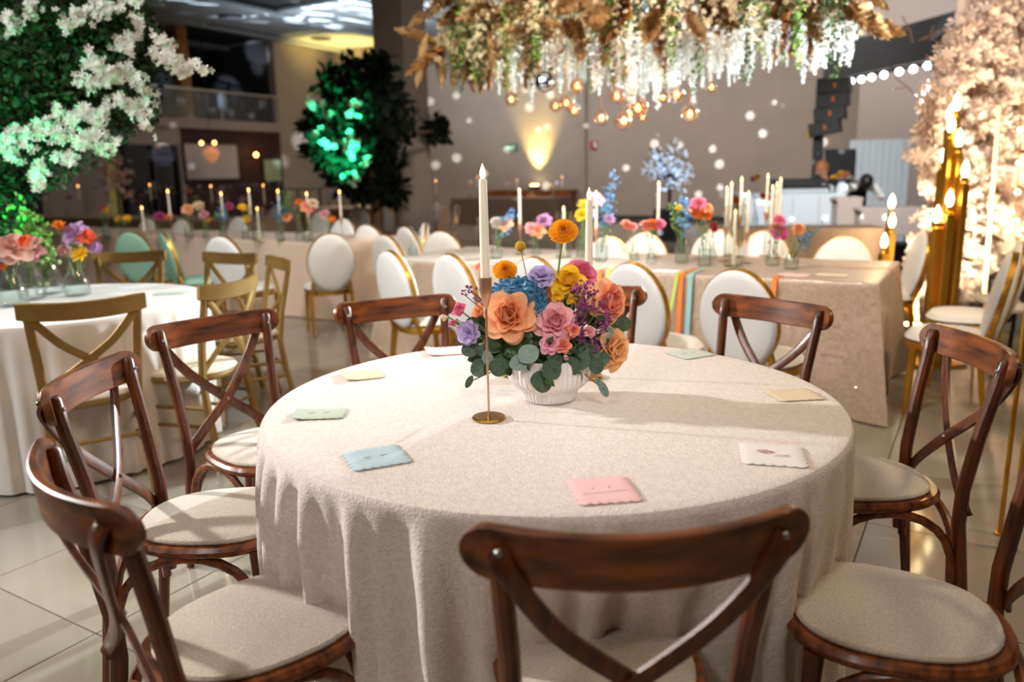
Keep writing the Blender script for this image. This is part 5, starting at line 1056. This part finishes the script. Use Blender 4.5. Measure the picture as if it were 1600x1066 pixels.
ochair(from_back(575, 352, .9, FV), FV, 'white seat of an oval chair between the peach cloths', G5)
for (px, py, lab) in ((230, 342, 'cream oval chair back behind the long left table, farthest left'), (283, 344, 'cream oval chair back behind the large pale daisy'), (372, 340, 'cream oval chair back behind the yellow flowers'), (432, 322, 'cream oval chair back behind the peach flower'), (536, 343, 'cream oval chair back at the right end of left table')): ochair(from_back(px, py, .9, FV + 180), FV + 180, lab, G5)
# second row of long tables farther back
def far_table(px, py, L, label, cl, m, vs, group, seed):
    p = at(px, py, .76); o = p - DU * L; o.z = 0
    table_frame('banquet_table', 'table under the ' + cl, (o.x, o.y), rect=(L, 1.0), rz=RZ); cloth_rect('tablecloth', m, (o.x, o.y), L, 1.0, RZ, cl, amp=.03, seed=seed, freq=6, seg=.09)
    ordn = ['first', 'second', 'third', 'fourth', 'fifth', 'sixth', 'seventh', 'eighth', 'ninth']; sh_ = cl.split(' of the ')[0] if 'dark' in cl else cl.replace('tan cloth of the ', '')
    for k in range(vs):
        q = o + DU * (L * (k + .5) / vs) + DV * random.uniform(.3, .7); v = vase(['bottle', 'flask', 'jar'][k % 3], f'{ordn[k]} small vase from the left on the {sh_}', (q.x, q.y), group, z=.762, s=1.25)
        ms = ['yellow', 'magenta', 'peach', 'salmon', 'lilac', 'orange', 'blue', 'cream', 'rosepink']
        for j, cn in enumerate(random.sample(ms, 3)):
            b_ = Vector((q.x + random.uniform(-.12, .12), q.y, 1.05 + random.uniform(-.03, .17))); bloom(f'small {cn} flower in the {ordn[k]} vase on the {sh_}', ['ruffle', 'rose', 'daisy'][(j + k) % 3], cn, b_, random.uniform(.035, .055), Vector((q.x, q.y, .8)), group='blooms on the ' + cl)
        if k % 2 == 0: candle(f'small amber tipped taper by the {ordn[k]} vase on the {sh_}', (q.x + .25, q.y + .05), .762, 1.30 + random.uniform(-.06, .08), 'tapers on the ' + cl, hold_label=f'slim candlestick by the {ordn[k]} vase on the {sh_}', flame='flame_amber')
far_table(392, 346, 7.5, '', 'tan cloth of the second table row at left', 'cloth_tan', 9, 'vases on the second left table row', 11)
far_table(655, 326, 3.3, '', 'tan cloth of the table beside the pillar foot', 'cloth_tan', 5, 'vases on the table beside the pillar', 12)
M['cloth_dark'] = mat('brown_sequin_cloth', h('5e4c40'), .35, metal=.3, bump=.8, bscale=300)
far_table(868, 309, 3.4, '', 'dark glittering cloth of the table under the yellow uplight', 'cloth_dark', 5, 'vases on the dark glittering table', 13)
G6 = 'far oval back chairs'
for (px, py, fa, lab) in ((430, 325, FV, 'pale oval chair back among the far tables, behind the orange flower'), (600, 320, FV, 'pale oval chair standing before the tan cloth by the pillar'), (560, 322, FV + 10, 'pale oval chair left of the pillar, far row'), (682, 318, 200, 'pale oval chair turned sideways right of the pillar'), (712, 322, 190, 'gold legged oval chair beside the dark glittering table'), (500, 330, FV + 180, 'pale oval chair back behind the lone white chair')): ochair(from_back(px, py, .9, fa), fa, lab, G6)
# dim guests and buffet clutter in the dark at far left
for k in range(7):
    q = room(UL + 2.2, 13.2 + k * .95); t = thing('cocktail_table', ['dark cocktail table by the yellow doorway', 'dark cocktail table before the black double doors', 'dark cocktail table left of the projection screen', 'dark cocktail table under the projection screen left part', 'dark cocktail table under the projection screen right part', 'dark cocktail table under the wall lamp', 'dark cocktail table under the pale green panel'][k], 'table', loc=(q.x, q.y, 0), group='dark cocktail tables')
    link('top', MB().lathe([(.001, 1.08), (.36, 1.08), (.36, 1.05), (.001, 1.05)], 20).mesh('top', 'black'), t); link('pedestal', MB().lathe([(.25, 0), (.25, .03), (.03, .05), (.03, 1.05)], 12).mesh('pedestal', 'black'), t)
    for j in range(4):
        a = j * 1.6 + k; gl = thing('wine_glass', f"{['front', 'right', 'rear', 'left'][j]} small glass on {t['label'][:60]}", 'glass', loc=(q.x + .22 * math.cos(a), q.y + .22 * math.sin(a), 1.08), group='glasses on the cocktail tables'); link('bowl', MB().lathe([(.035, 0), (.003, .01), (.003, .09), (.035, .13), (.04, .17), (.034, .2)], 12).mesh('bowl', 'glass'), gl)
# ================================================================ PLEATED TABLE RIGHT
Q0 = at(1112, 358, .76); Q1 = at(1306, 355, .76); QL = 1.75; qa = math.radians(-10); q0 = Q0; 
table_frame('cake_table', 'small table under the pleated peach skirt at right', (q0.x, q0.y), rect=(QL, .6), rz=qa)
cloth_rect('tablecloth', 'cloth_peach', (q0.x, q0.y), QL, .6, qa, 'peach pleated skirt of the small table before the mixing desk', amp=.035, freq=34, seg=.018, seed=8)
vgroup([('bottle', 'small vase with pinkish flowers at the left end of mixing desk', 1179, 352, 1.0, [('ruffle', 'blush', 1175, 281, 6, 'pinkish flower'), ('ruffle', 'yellow', 1183, 277, 5, 'yellow flower')]),
        ('jar', 'small vase of orange flowers on the peach pleated table', 1150, 351, 1.2, [('ruffle', 'orange', 1149, 314, 7, 'orange flower'), ('ruffle', 'peach', 1156, 320, 6, 'peach flower')]),
        ('bottle', 'tall vase of orange and pink flowers on the peach pleated table', 1206, 351, 1.3, [('ruffle', 'orange', 1192, 307, 6, 'orange flower'), ('ruffle', 'rosepink', 1202, 310, 6, 'pink flower'), ('ruffle', 'orange', 1214, 309, 6, 'second orange flower')])], 'cake', 'vases on the peach pleated table')
# flowers on desk (white vase)
p = aty(1315, 300, 11.0); t = thing('bud_vase', 'white vase with coral and yellow flowers beside the person at the desk', 'vase', loc=(p.x, p.y, 1.02 if False else aty(1315, 309, 11.0).z))
link('vase_body', MB().lathe([(.05, 0), (.08, .05), (.07, .16), (.04, .2), (.05, .22)], 14).mesh('vase_body', 'whiteboard'), t)
for k in range(6): link('bloom', bloom_mesh('ruffle', ['salmon', 'yellow', 'white'][k % 3]), t, mtx=Matrix.Translation((random.uniform(-.13, .13), 0, .28 + random.uniform(-.04, .04))) @ Matrix.Scale(.06, 4))
# ================================================================ GOLD CANDLE COLUMNS
def tower(label, base, tubes, lean=0):   # tubes: (dx, dy, width, top z, flame?)
    t = thing('candle_tower', label, 'candle holder', loc=(base[0], base[1], 0), rz=.2)
    link('base_plate', MB().bbox((0, 0, .01), (.34, .3, .02), .004).mesh('base_plate', 'gold'), t)
    for dx, dy, w, zt in tubes:
        tb = link('square_tube', MB().bbox((dx, dy, zt / 2 + .01), (w, w, zt - .02), .004).mesh('square_tube', 'gold'), t)
        link('collar', MB().lathe([(.02, 0), (.03, .01), (.018, .02), (.018, .05)], 12).mesh('collar', 'gold'), tb).location = (dx, dy, zt)
        link('candle_bulb', MB().lathe([(.012, 0), (.022, .02), (.026, .045), (.02, .075), (.006, .105), (.001, .115)], 12).mesh('candle_bulb', 'flame_hot'), tb).location = (dx, dy, zt + .05)
g = at(1468, 600, 0); gy = 5.35; gb = aty(1462, 470, gy); z_ = lambda px, py: aty(px, py, gy).z - .14
gx = lambda px, py: aty(px, py, gy).x - gb.x
TT = [(1508, 150, 0), (1499, 168, .06), (1475, 185, -.02), (1508, 207, -.07), (1483, 232, .08)]
tower('tall cluster of gold square tubes topped with candle bulbs at right', (gb.x, gb.y), [(gx(px - (z_(px, py)) * 0, py) * .3, dy * .6, .05, z_(px, py)) for k, (px, py, dy) in enumerate(TT)] + [(-.05, -.1, .06, z_(1490, 300)), (.03, -.12, .05, z_(1500, 255)), (-.1, -.06, .05, z_(1480, 325))])
light('POINT', 'tower_glow', (gb.x - .15, gb.y - .3, 1.9), (1, .68, .32), 22, size=.08)
gy = 6.3; gb = aty(1379, 420, gy)
tower('low gold candle tower behind the right end of the sequin table', (gb.x, gb.y), [(.06, .03, .05, z_(1389, 308)), (.03, -.03, .05, z_(1386, 337)), (-.04, -.05, .06, z_(1379, 368))])
light('POINT', 'low_tower_glow', (gb.x - .1, gb.y - .15, 1.35), (1, .66, .3), 8, size=.06)
gy = 8.0; gb = aty(1583, 470, gy)
tower('gold candle tower at the far right edge beyond the blossom wall', (gb.x, gb.y), [(0, 0, .08, z_(1596, 200)), (.05, .06, .05, z_(1594, 265)), (-.05, -.05, .05, z_(1590, 330))])
# ================================================================ BLOSSOM WALL
bw = thing('blossom_wall', 'tall wall of cream white silk blossoms lit warm from below at right', 'floral wall', loc=(4.4, 7.2, 0)); BWI = Vector((4.4, 7.2, 0)); mats = []
n_ = 0
edge = [(0, 1505), (40, 1488), (75, 1460), (100, 1448), (130, 1440), (160, 1425), (200, 1432), (240, 1428), (290, 1440), (330, 1422), (370, 1430), (420, 1412), (470, 1408), (520, 1400)]
def edge_x(py): return np.interp(py, [e[0] for e in edge], [e[1] for e in edge])
while n_ < 620:
    py = random.uniform(-60, 545); px = random.uniform(1405, 1650); y = 6.7 + (px - 1400) / 250 * 1.1 + random.uniform(-.05, .25)
    if px < edge_x(py) + random.gauss(0, 7) + 20: continue
    if px > 1500 and px < 1590 and random.random() < .3 and 150 < py: continue
    p = aty(px, py, y)
    if p.z < .1: continue
    n_ += 1; rad = random.uniform(.07, .13)
    for _ in range(11):
        q = Vector((random.gauss(0, 1), random.gauss(-.5, .8), random.gauss(0, 1))).normalized(); mats.append(rmat(p - BWI + q * rad, random.uniform(.045, .08), q))
v6, f6 = tmpl_blossom(6)
o = scatter('blossoms', v6, f6, mats, 'blossom_cream', bw, smooth=True); o['kind'] = 'stuff'
o = scatter('petals', BLV, BLF, [rmat(Vector(m_.translation) + Vector((random.gauss(0, .05), random.gauss(-.02, .04), random.gauss(0, .05))), random.uniform(.03, .05), (-.3, -1, .2)) for m_ in mats[::3]], 'blossom_cream', bw, smooth=True); o['kind'] = 'stuff'
mb = MB()
for k in range(75):
    px = random.uniform(1480, 1600) if k % 3 else random.uniform(1425, 1470); py = random.uniform(60, 500); y = 6.62 + (px - 1400) / 250 * 1.05; a = aty(px, py, y) - BWI; d_ = Vector((random.uniform(-.8, .8), 0, random.uniform(.2, 1))).normalized() * random.uniform(.12, .3)
    mb.tube([a, a + d_ * .5 + Vector((.02, 0, 0)), a + d_], .005, 4).tube([a + d_ * .5, a + d_ * .8 + Vector((-d_.z * .3, 0, d_.x * .3))], .004, 4)
link('twigs', mb.mesh('twigs', 'twig'), bw)
link('backing_panel', MB().box((.75, .75, 2.2), (2.6, .06, 4.4), math.atan2(1.1, 1.45) - .15).mesh('backing_panel', 'blossom_cream', False), bw)
for (x0, y0, x1, y1, yy, w_, lab) in ((1562, 165, 1535, 500, 6.5, .035, 'pale slender arch post standing in front of the blossom wall'),):
    a, b = aty(x0, y0, yy), aty(x1, y1, yy); t = tag(MB().tube([a, b], w_ / 2, 10).build('arch_post', 'cloth_peach'), lab, 'post')
light('SPOT', 'blossom_uplight', (3.15, 5.9, .25), (1, .78, .52), 900, aim=(4.0, 7.0, 1.3), size=.12, angle=85, blend=.8)
light('SPOT', 'blossom_uplight_right', (5.3, 6.5, .2), (1, .66, .34), 110, aim=(5.0, 7.7, 1.6), size=.12, angle=80, blend=.8)
light('SPOT', 'blossom_pink_wash', (2.4, 3.6, 4.6), (1, .80, .72), 480, aim=(4.3, 7.2, 2.6), size=.2, angle=44, blend=.8)
t = thing('uplight', 'small floor lamp lighting the blossom wall from below', 'lamp', loc=(3.15, 6.0, 0)); link('housing', MB().bbox((0, 0, .08), (.2, .16, .14), .02).mesh('housing', 'black'), t); link('lens', MB().lathe([(.001, .01), (.07, .005), (.075, 0)], 14).mesh('lens', 'bulbwarm'), t).location = (0, .02, .152)
# dark stage corner with equipment at the far right
tag(rbox('stage_drape', 'black', 5.0 * .857 - 8.3 * .515 + .4, 3.6, 11.2, 11.3, 0, 4.6), 'black drape closing off the far right behind the blossom wall', 'drape')
for k, (px, py, w_, lab) in enumerate(((1562, 468, .34, 'black stage moving light on the floor at the right edge'), (1590, 440, .3, 'black stage light behind the other at the right edge'))):
    p = aty(px, py, 6.6); t = thing('moving_light', lab, 'lamp', loc=(p.x, p.y, 0), rz=.3)
    link('base', MB().bbox((0, 0, p.z - .1), (w_, w_, .14), .02).mesh('base', 'black'), t); link('plinth', MB().box((0, 0, (p.z - .17) / 2), (w_ * .9, w_ * .9, p.z - .17)).mesh('plinth', 'whiteboard', False), t); link('head', MB().bbox((0, 0, p.z + .12), (w_ * .6, w_ * .5, .24), .04).mesh('head', 'black'), t)
    for a in (-1, 1): link('yoke_arm', MB().bbox((a * w_ * .4, 0, p.z + .06), (.04, .12, .26), .01).mesh('yoke_arm', 'black'), t)
p = at(1560, 545, .0); t = thing('folding_table', 'low table with cream cloth edge and black bag at right edge', 'table', loc=(3.55, 5.35, 0), rz=-.2)
link('tabletop', MB().bbox((.25, 0, .42), (.95, .7, .03), .005).mesh('tabletop', 'blossom'), t)
for a in (-1, 1):
    for b in (-1, 1): link('leg', MB().tube([(.25 + a * .4, b * .28, .4), (.25 + a * .42, b * .3, 0)], .014, 6).mesh('leg', 'black'), t)
t = thing('bag', 'black bag lying on the low table at the right edge', 'bag', loc=(3.7, 5.3, .436), rz=.3); link('bag_body', MB().bbox((0, 0, .06), (.42, .26, .12), .04).mesh('bag_body', 'black'), t); link('strap', MB().tube([(-.12, 0, .11), (-.08, 0, .2), (.08, 0, .2), (.12, 0, .11)], .01, 6).mesh('strap', 'black'), t)
sv, sf_ = MB().sphere((0, 0, 0), 1, 6, 4).v, MB().sphere((0, 0, 0), 1, 6, 4).f
for k, (px, py, y) in enumerate(((1594, 203, 6.6), (1576, 470, 6.2), (1590, 430, 6.4), (1547, 485, 6.2), (1562, 490, 6.2), (1592, 255, 6.6), (1590, 300, 6.6), (1588, 345, 6.6))):
    p = aty(px, py, y); o = MB().sphere((0, 0, 0), .02, 10, 6).build('fairy_light_bulb', 'bulbwarm', loc=p); tag(o, ['topmost fairy bulb at the right edge', 'fairy bulb on the black stage light', 'fairy bulb behind the black stage light', 'fairy bulb nearest the blossom wall foot', 'fairy bulb second from the blossom wall foot', 'second fairy bulb down the right edge', 'third fairy bulb down the right edge', 'fourth fairy bulb down the right edge'][k], 'light bulb', 'warm fairy lights at right edge')
pts = [aty(px, py, y) for px, py, y in ((1596, 150, 6.6), (1594, 203, 6.6), (1592, 255, 6.6), (1590, 300, 6.6), (1588, 345, 6.6), (1586, 400, 6.5), (1590, 430, 6.4), (1576, 470, 6.2), (1562, 490, 6.2), (1547, 485, 6.2))]
tag(MB().tube(pts, .004, 5).build('fairy_light_cable', 'gold'), 'thin gold cable of the warm fairy lights at right', 'cable')
# gold stanchion tubes at lower right behind the chair
for k, (x0, x1) in enumerate(((1590, 1562), (1603, 1580))):
    b = at(x1, 835 if k == 0 else 860, 0); a = Vector((b.x, b.y, 1.0)); t = thing('gold_stand', ['slim gold stand leg behind the right chair, left one', 'slim gold stand leg behind the right chair, right one'][k], 'stand', loc=(b.x, b.y, 0), group='slim gold stands at right')
    link('pole', MB().tube([(0, 0, 0), (0, 0, 1.3)], .009, 8).mesh('pole', 'gold'), t); link('foot', MB().lathe([(.001, 0), (.02, 0), (.02, .008), (.001, .01)], 12).mesh('foot', 'gold'), t)
# ================================================================ TREES
def tree(label, lobes, n_leaf, n_bl, leafs, bls, lm='leaf_black', trunk=None, blob=None, tw=.07, bands=None):
    base = Vector(trunk[0]); t = thing('blossom_tree', label, 'tree', loc=(base.x, base.y, 0)); B_ = Vector((base.x, base.y, 0)); tot = sum(l[3] for l in lobes)
    mb = MB()
    pts = [Vector(q) - B_ for q in trunk]; mb.tube(pts, [tw, tw * .8, tw * .6][:len(pts)], 8)
    for l in lobes: c = Vector(l[:3]) - B_; mb.tube([pts[-1], (pts[-1] + c) / 2 + Vector((0, 0, .08)), c], [tw * .5, tw * .35, tw * .15], 6)
    link('trunk', mb.mesh('trunk', 'twig'), t); mats = []; mb_ = []
    for l in lobes:
        for _ in range(int(n_leaf * l[3] / tot)):
            q = Vector((random.gauss(0, 1), random.gauss(0, 1), random.gauss(0, 1))); q = q.normalized() * random.random() ** .4 * l[3]; mats.append(rmat(Vector(l[:3]) + q - B_, random.uniform(*leafs), q + Vector((0, 0, .2)), stretch=(.85, 1, 1)))
    o = scatter('foliage', LFV, LFF, mats, lm, t); o['kind'] = 'stuff'
    clusters = [q - B_ for q in (blob or [])]
    for l in lobes:
        if len(l) < 5: continue
        for _ in range(int(l[4] * .75)):
            q = Vector((random.gauss(0, 1), -abs(random.gauss(0, 1)) - .3, random.gauss(0, .8))).normalized() * l[3] * random.uniform(.85, 1.12); clusters.append(Vector(l[:3]) + q - B_)
    for c in clusters:
        ax = Vector((random.gauss(0, .7), random.gauss(0, .4), random.gauss(-.5, .6))) * (.025 if blob else .12)
        for _ in range(n_bl): mb_.append(rmat(c + ax * random.uniform(-1, 1) + Vector((random.gauss(0, 1), random.gauss(0, 1), random.gauss(0, 1))) * (.017 if blob else .05), random.uniform(*bls), (0, -1, .3)))
    o = scatter('blossoms', BLV, BLF, mb_, 'blossom', t); o['kind'] = 'stuff'; return t
Y = 4.6
def L_(px, py, r, nb=0, dy=0): p = aty(px, py, Y + dy); return (p.x, p.y, p.z, r, nb)
BLP = [(10,25),(25,38),(45,20),(15,48),(50,8),(110,25),(122,32),(105,42),(133,20),(150,8),(158,18),(172,15),(190,5),(210,3),(140,100),(150,95),(160,105),(155,116),(170,112),(182,121),(190,110),(200,118),(215,125),(222,137),(165,127),(135,130),(145,138),(205,52),(250,60),(265,72),(272,88),(257,95),(243,85),(277,100),(215,38),(190,70),(202,78),(295,104),(313,108),(285,114),(90,175),(130,172),(142,180),(120,186),(110,192),(160,180),(152,196),(145,210),(152,222),(135,215),(85,206),(75,195),(60,205),(40,220),(10,215),(4,232),(20,246),(30,202),(45,206),(100,242),(107,250),(165,232),(177,228),(130,226),(60,256),(66,266),(56,277),(58,291),(22,226),(190,155),(205,165),(215,180),(180,160),(229,196),(115,222),(92,216),(228,160)]
def blp():
    out = []
    for px, py in BLP:
        y = Y - .22 - random.uniform(0, .18); out.append(aty(px, py, y))
    return out
tree('big leafy arrangement with white blossoms lit green at upper left', [L_(40, 60, .36), L_(120, 30, .33), L_(180, 60, .24), L_(70, 130, .36), L_(150, 120, .28), L_(215, 100, .15), L_(215, 165, .13), L_(40, 210, .3), L_(110, 200, .26), L_(165, 180, .18), L_(75, 250, .17), L_(20, 260, .2), L_(-30, 100, .4), L_(-20, 240, .3), L_(10, 300, .16), L_(5, 340, .12), L_(250, 85, .1), L_(60, -30, .4), L_(160, -20, .3), L_(235, 75, .1), L_(210, 40, .12)],
     15000, 15, (.025, .06), (.015, .025), trunk=[aty(-30, 560, Y + .2).to_tuple()[:2] + (0,), aty(-20, 330, Y + .2), aty(20, 200, Y + .1)], lm='leaf_tree', blob=blp())
p = aty(60, 330, 3.9); light('SPOT', 'green_tree_uplight', (-3.3, 3.75, .95), (.02, 1, .36), 130, aim=tuple(aty(85, 225, 4.6)), size=.05, angle=62, blend=.6)
light('SPOT', 'white_tree_spot', (-1.2, 1.5, 3.9), (1, .9, .76), 26, aim=tuple(aty(150, 110, 4.6)), size=.1, angle=30, blend=.8)
Y = 12.4
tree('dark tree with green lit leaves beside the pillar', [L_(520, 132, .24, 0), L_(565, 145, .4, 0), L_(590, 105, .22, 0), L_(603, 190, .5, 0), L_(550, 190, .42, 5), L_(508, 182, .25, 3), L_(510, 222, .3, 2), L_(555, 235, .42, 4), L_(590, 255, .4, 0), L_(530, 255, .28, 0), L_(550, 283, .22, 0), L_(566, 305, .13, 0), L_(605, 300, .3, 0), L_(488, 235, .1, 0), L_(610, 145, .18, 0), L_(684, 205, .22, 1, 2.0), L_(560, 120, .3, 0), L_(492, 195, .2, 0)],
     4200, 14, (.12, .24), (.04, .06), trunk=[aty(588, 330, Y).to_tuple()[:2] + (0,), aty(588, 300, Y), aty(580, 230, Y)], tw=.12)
q = aty(500, 320, 11.4); light('SPOT', 'green_far_tree_uplight', (q.x, q.y - .3, .6), (.02, 1, .36), 2200, aim=tuple(aty(528, 245, 12.0)), size=.06, angle=36, blend=.5)
# ================================================================ HANGING INSTALLATION
IC = Vector((.86, 5.75, 2.68)); it = thing('hanging_floral_cloud', 'long hanging cloud of pampas grass, greenery and white strands above sequin table', 'floral installation', loc=tuple(IC), rz=RZ)
IL, IW = 1.5, .5
for a in (-1, 1): link('frame_bar', MB().tube([(-IL, a * .3, .0), (IL, a * .3, .0)], .02, 6).mesh('frame_bar', 'black'), it)
for a in (-1, -.3, .3, 1): link('frame_bar', MB().tube([(IL * a, -.3, 0), (IL * a, .3, 0)], .02, 6).mesh('frame_bar', 'black'), it); link('hanging_cable', MB().tube([(IL * a * .9, 0, 0), (IL * a * .9, 0, H - IC.z - .03)], .006, 5).mesh('hanging_cable', 'black'), it)
def plume_mesh(m, n=240):
    vs = []; fs = []
    for i in range(n):
        t = random.random() ** .8; a = random.uniform(0, 6.28); L = .24 * (1 - .45 * t) * random.uniform(.6, 1); r = .16 * math.sin(PI * min(1, t * .9 + .1)) ** .7; c = Vector((0, 0, t)); d_ = Vector((math.cos(a) * r, math.sin(a) * r, L)); w = Vector((-math.sin(a), math.cos(a), 0)) * .012; k = len(vs)
        vs += [c - w, c + w, c + d_ * .55 + w * 1.8, c + d_, c + d_ * .55 - w * 1.8]; fs.append((k, k + 1, k + 2, k + 3, k + 4))
    return MB().add(vs, fs).mesh('pampas_plume', m, False)
PLM = [plume_mesh('pampas'), plume_mesh('pampas_rust'), plume_mesh('pampas')]
for k in range(175):
    u = random.uniform(-1, 1); e = math.sqrt(max(.05, 1 - u ** 4)); v = random.uniform(-.42, .42) * e; z = random.uniform(-.38, .2); L = random.uniform(.24, .42)
    d_ = Vector((u * .9 + random.gauss(0, .25), v * 1.5 + random.gauss(-.25, .3), random.gauss(-.45, .5))); mm = Matrix.Translation((u * IL, v, z + .02)) @ d_.normalized().to_track_quat('Z', 'Y').to_matrix().to_4x4() @ Matrix.Rotation(random.uniform(0, 6), 4, 'Z') @ Matrix.Diagonal((L * 1.2, L * 1.2, L, 1))
    link('pampas_plume', PLM[k % 3], it, mtx=mm)
cl = []
for k in range(240):
    u = random.uniform(-1.05, 1.05); e = math.sqrt(max(.05, 1 - min(1, u ** 4))); c = Vector((u * IL, random.uniform(-.52, .2) * e - .05, random.uniform(-.46, .3)))
    for _ in range(18): cl.append(rmat(c + Vector((random.gauss(0, .03), random.gauss(0, .03), random.gauss(0, .07))), random.uniform(.015, .025)))
for k in range(26):
    u = random.uniform(-1.02, -.5) if k < 18 else random.uniform(-.5, .9); L = random.uniform(.3, .42)
    link('pampas_plume', PLM[k % 3], it, mtx=Matrix.Translation((u * IL, random.uniform(-.4, .3), -.25)) @ Vector((random.gauss(0, .2), random.gauss(0, .2), -1)).to_track_quat('Z', 'Y').to_matrix().to_4x4() @ Matrix.Diagonal((L, L, L, 1)))
o = scatter('dried_blossoms', BLV, BLF, cl, 'cream', it); o['kind'] = 'stuff'
def strand_mesh(m, n, r0, s, leafy=False):
    vs = []; fs = []; mb = MB()
    for i in range(n):
        t = i / n; q = Vector((random.gauss(0, 1), random.gauss(0, 1), 0)) * r0 * (1 - t * .85); mm = rmat(q + Vector((0, 0, -t)), s * (1 - t * .4)); mb.add(LFV if leafy else BLV, LFF if leafy else BLF, mm)
    return mb.mesh('hanging_strand', m, False)
WS = [strand_mesh('crystal', 100, .05, .04) for _ in range(3)]; GS = [strand_mesh('leaf_bright', 60, .06, .1, True), strand_mesh('leaf', 70, .07, .1, True)]
for k in range(150):
    u = random.uniform(-.62, 1) if k % 3 else random.uniform(-.15, 1); e = math.sqrt(max(.05, 1 - abs(u) ** 5)); L = random.uniform(.14, .27) + .14 * math.exp(-((u - .1) / .25) ** 2) * (k % 2)
    link('white_strand', WS[k % 3], it, mtx=Matrix.Translation((u * IL * .97, random.uniform(-.42, .42) * e, -.46 + random.uniform(-.05, .05))) @ Matrix.Rotation(random.uniform(0, 6), 4, 'Z') @ Matrix.Diagonal((L * 1.5, L * 1.5, L, 1)))
for k in range(64):
    u = random.uniform(-1, 1); L = random.uniform(.35, .6)
    link('green_strand', GS[k % 2], it, mtx=Matrix.Translation((u * IL * .97, random.uniform(-.45, .1), -.15 + random.uniform(-.1, .12))) @ Matrix.Rotation(random.uniform(0, 6), 4, 'Z') @ Matrix.Diagonal((L * .8, L * .8, L, 1)))
light('SPOT', 'white_backlight', tuple(IC + DU * 1.0 + DV * 2.6 + Vector((0, 0, -.25))), (.82, .95, 1), 3200, aim=tuple(IC + Vector((.0, 0, -.5))), size=.08, angle=56, blend=.7)
light('SPOT', 'white_underlight', tuple(IC + DU * 2.6 - DV * .6 + Vector((0, 0, -.9))), (.84, .95, 1), 420, aim=tuple(IC + Vector((.1, 0, -.5))), size=.08, angle=60, blend=.7)
light('SPOT', 'pampas_front_spot', (.2, 1.6, 4.3), (1, .80, .55), 700, aim=tuple(IC + Vector((0, 0, .1))), size=.2, angle=60, blend=.8)
# mirror ball and hanging glass lights
p = aty(852, 128, 5.3); t = thing('mirror_ball', 'silver mirror ball hanging under the left part of floral cloud', 'mirror ball', loc=tuple(p)); link('facets', MB().sphere((0, 0, 0), .065, 20, 12).mesh('facets', 'mirror', False), t); link('cord', MB().tube([(0, 0, .06), (0, 0, IC.z - p.z)], .003, 5).mesh('cord', 'black'), t)
GL = [(799, 155, 9), (868, 165, 8), (885, 160, 9), (897, 172, 9), (902, 134, 10), (940, 184, 10), (964, 150, 10), (975, 188, 12), (997, 168, 14), (1078, 177, 12), (1058, 148, 10), (1036, 152, 8), (1112, 136, 8), (1004, 183, 6)]
nm_ = ['leftmost, alone', 'left of the cluster of four', 'middle of the left cluster', 'lowest of the left cluster', 'highest one near the mirror ball', 'low one left of centre', 'high one near the bright white strands', 'lowest of the centre pair', 'largest, right of the centre pair', 'pale one hanging alone at right', 'high one right of centre', 'small one beside the high right one', 'clear one among the right strands', 'small clear one under the largest']
for k, (px, py, r) in enumerate(GL):
    y = 5.45 + (px - 1000) / 1000 * -.6; p = aty(px, py, y); R_ = r / FPX * y * 1.15; t = thing('glass_globe_lamp', f'hanging amber glass globe with glowing bulb, {nm_[k]}', 'lamp', loc=tuple(p), group='glass globe lamps under the floral cloud')
    link('globe', MB().sphere((0, 0, 0), R_, 18, 12).mesh('globe', 'glass_amber'), t); link('flame_bulb', MB().lathe([(.001, -.4), (.22, -.25), (.26, -.05), (.15, .15), (.001, .35)], 10, mtx=Matrix.Scale(R_, 4)).mesh('flame_bulb', 'flame_amber'), t); link('cord', MB().tube([(0, 0, R_), (0, 0, IC.z - .3 - p.z)], .002, 4).mesh('cord', 'gold'), t)
light('POINT', 'globe_glow', tuple(aty(970, 165, 5.2)), (1, .5, .2), 4, size=.1)
# ================================================================ MOVING LIGHT DOTS AND CEILING STREAKS
mbp = aty(990, 215, 5.0)
g = light('SPOT', 'dot_projector', (1.5, 6.3, 1.9), (.85, .94, 1), 40000, aim=tuple(atv(950, 215, VB)), size=.005, angle=45, blend=.3); gobo(g, 27, .17, 1.0, feather=.03)
g = light('SPOT', 'dot_projector_right', (3.1, 6.0, 2.3), (.85, .94, 1), 7000, aim=tuple(aty(1310, 300, 11)), size=.005, angle=25, blend=.3); gobo(g, 26, .17, 1.0, seed=3, feather=.03)
g = light('SPOT', 'streak_projector', tuple(room(-13.5, 10, 2.2)), (.8, .9, 1), 11000, aim=tuple(room(UL, 16.6, 2.3)), size=.01, angle=40, blend=.4); gobo(g, 8, .24, 1.0, stretch=(1, 1, 1.3), seed=2, feather=.08)
g = light('SPOT', 'ceiling_streak_projector', tuple(room(-14.5, 16.5, 1.6)), (.8, .9, 1), 18000, aim=tuple(room(-14.7, 16, H)), size=.01, angle=92, blend=.4); gobo(g, 9, .26, 1.0, stretch=(3.2, .45, .1), seed=5, feather=.06)
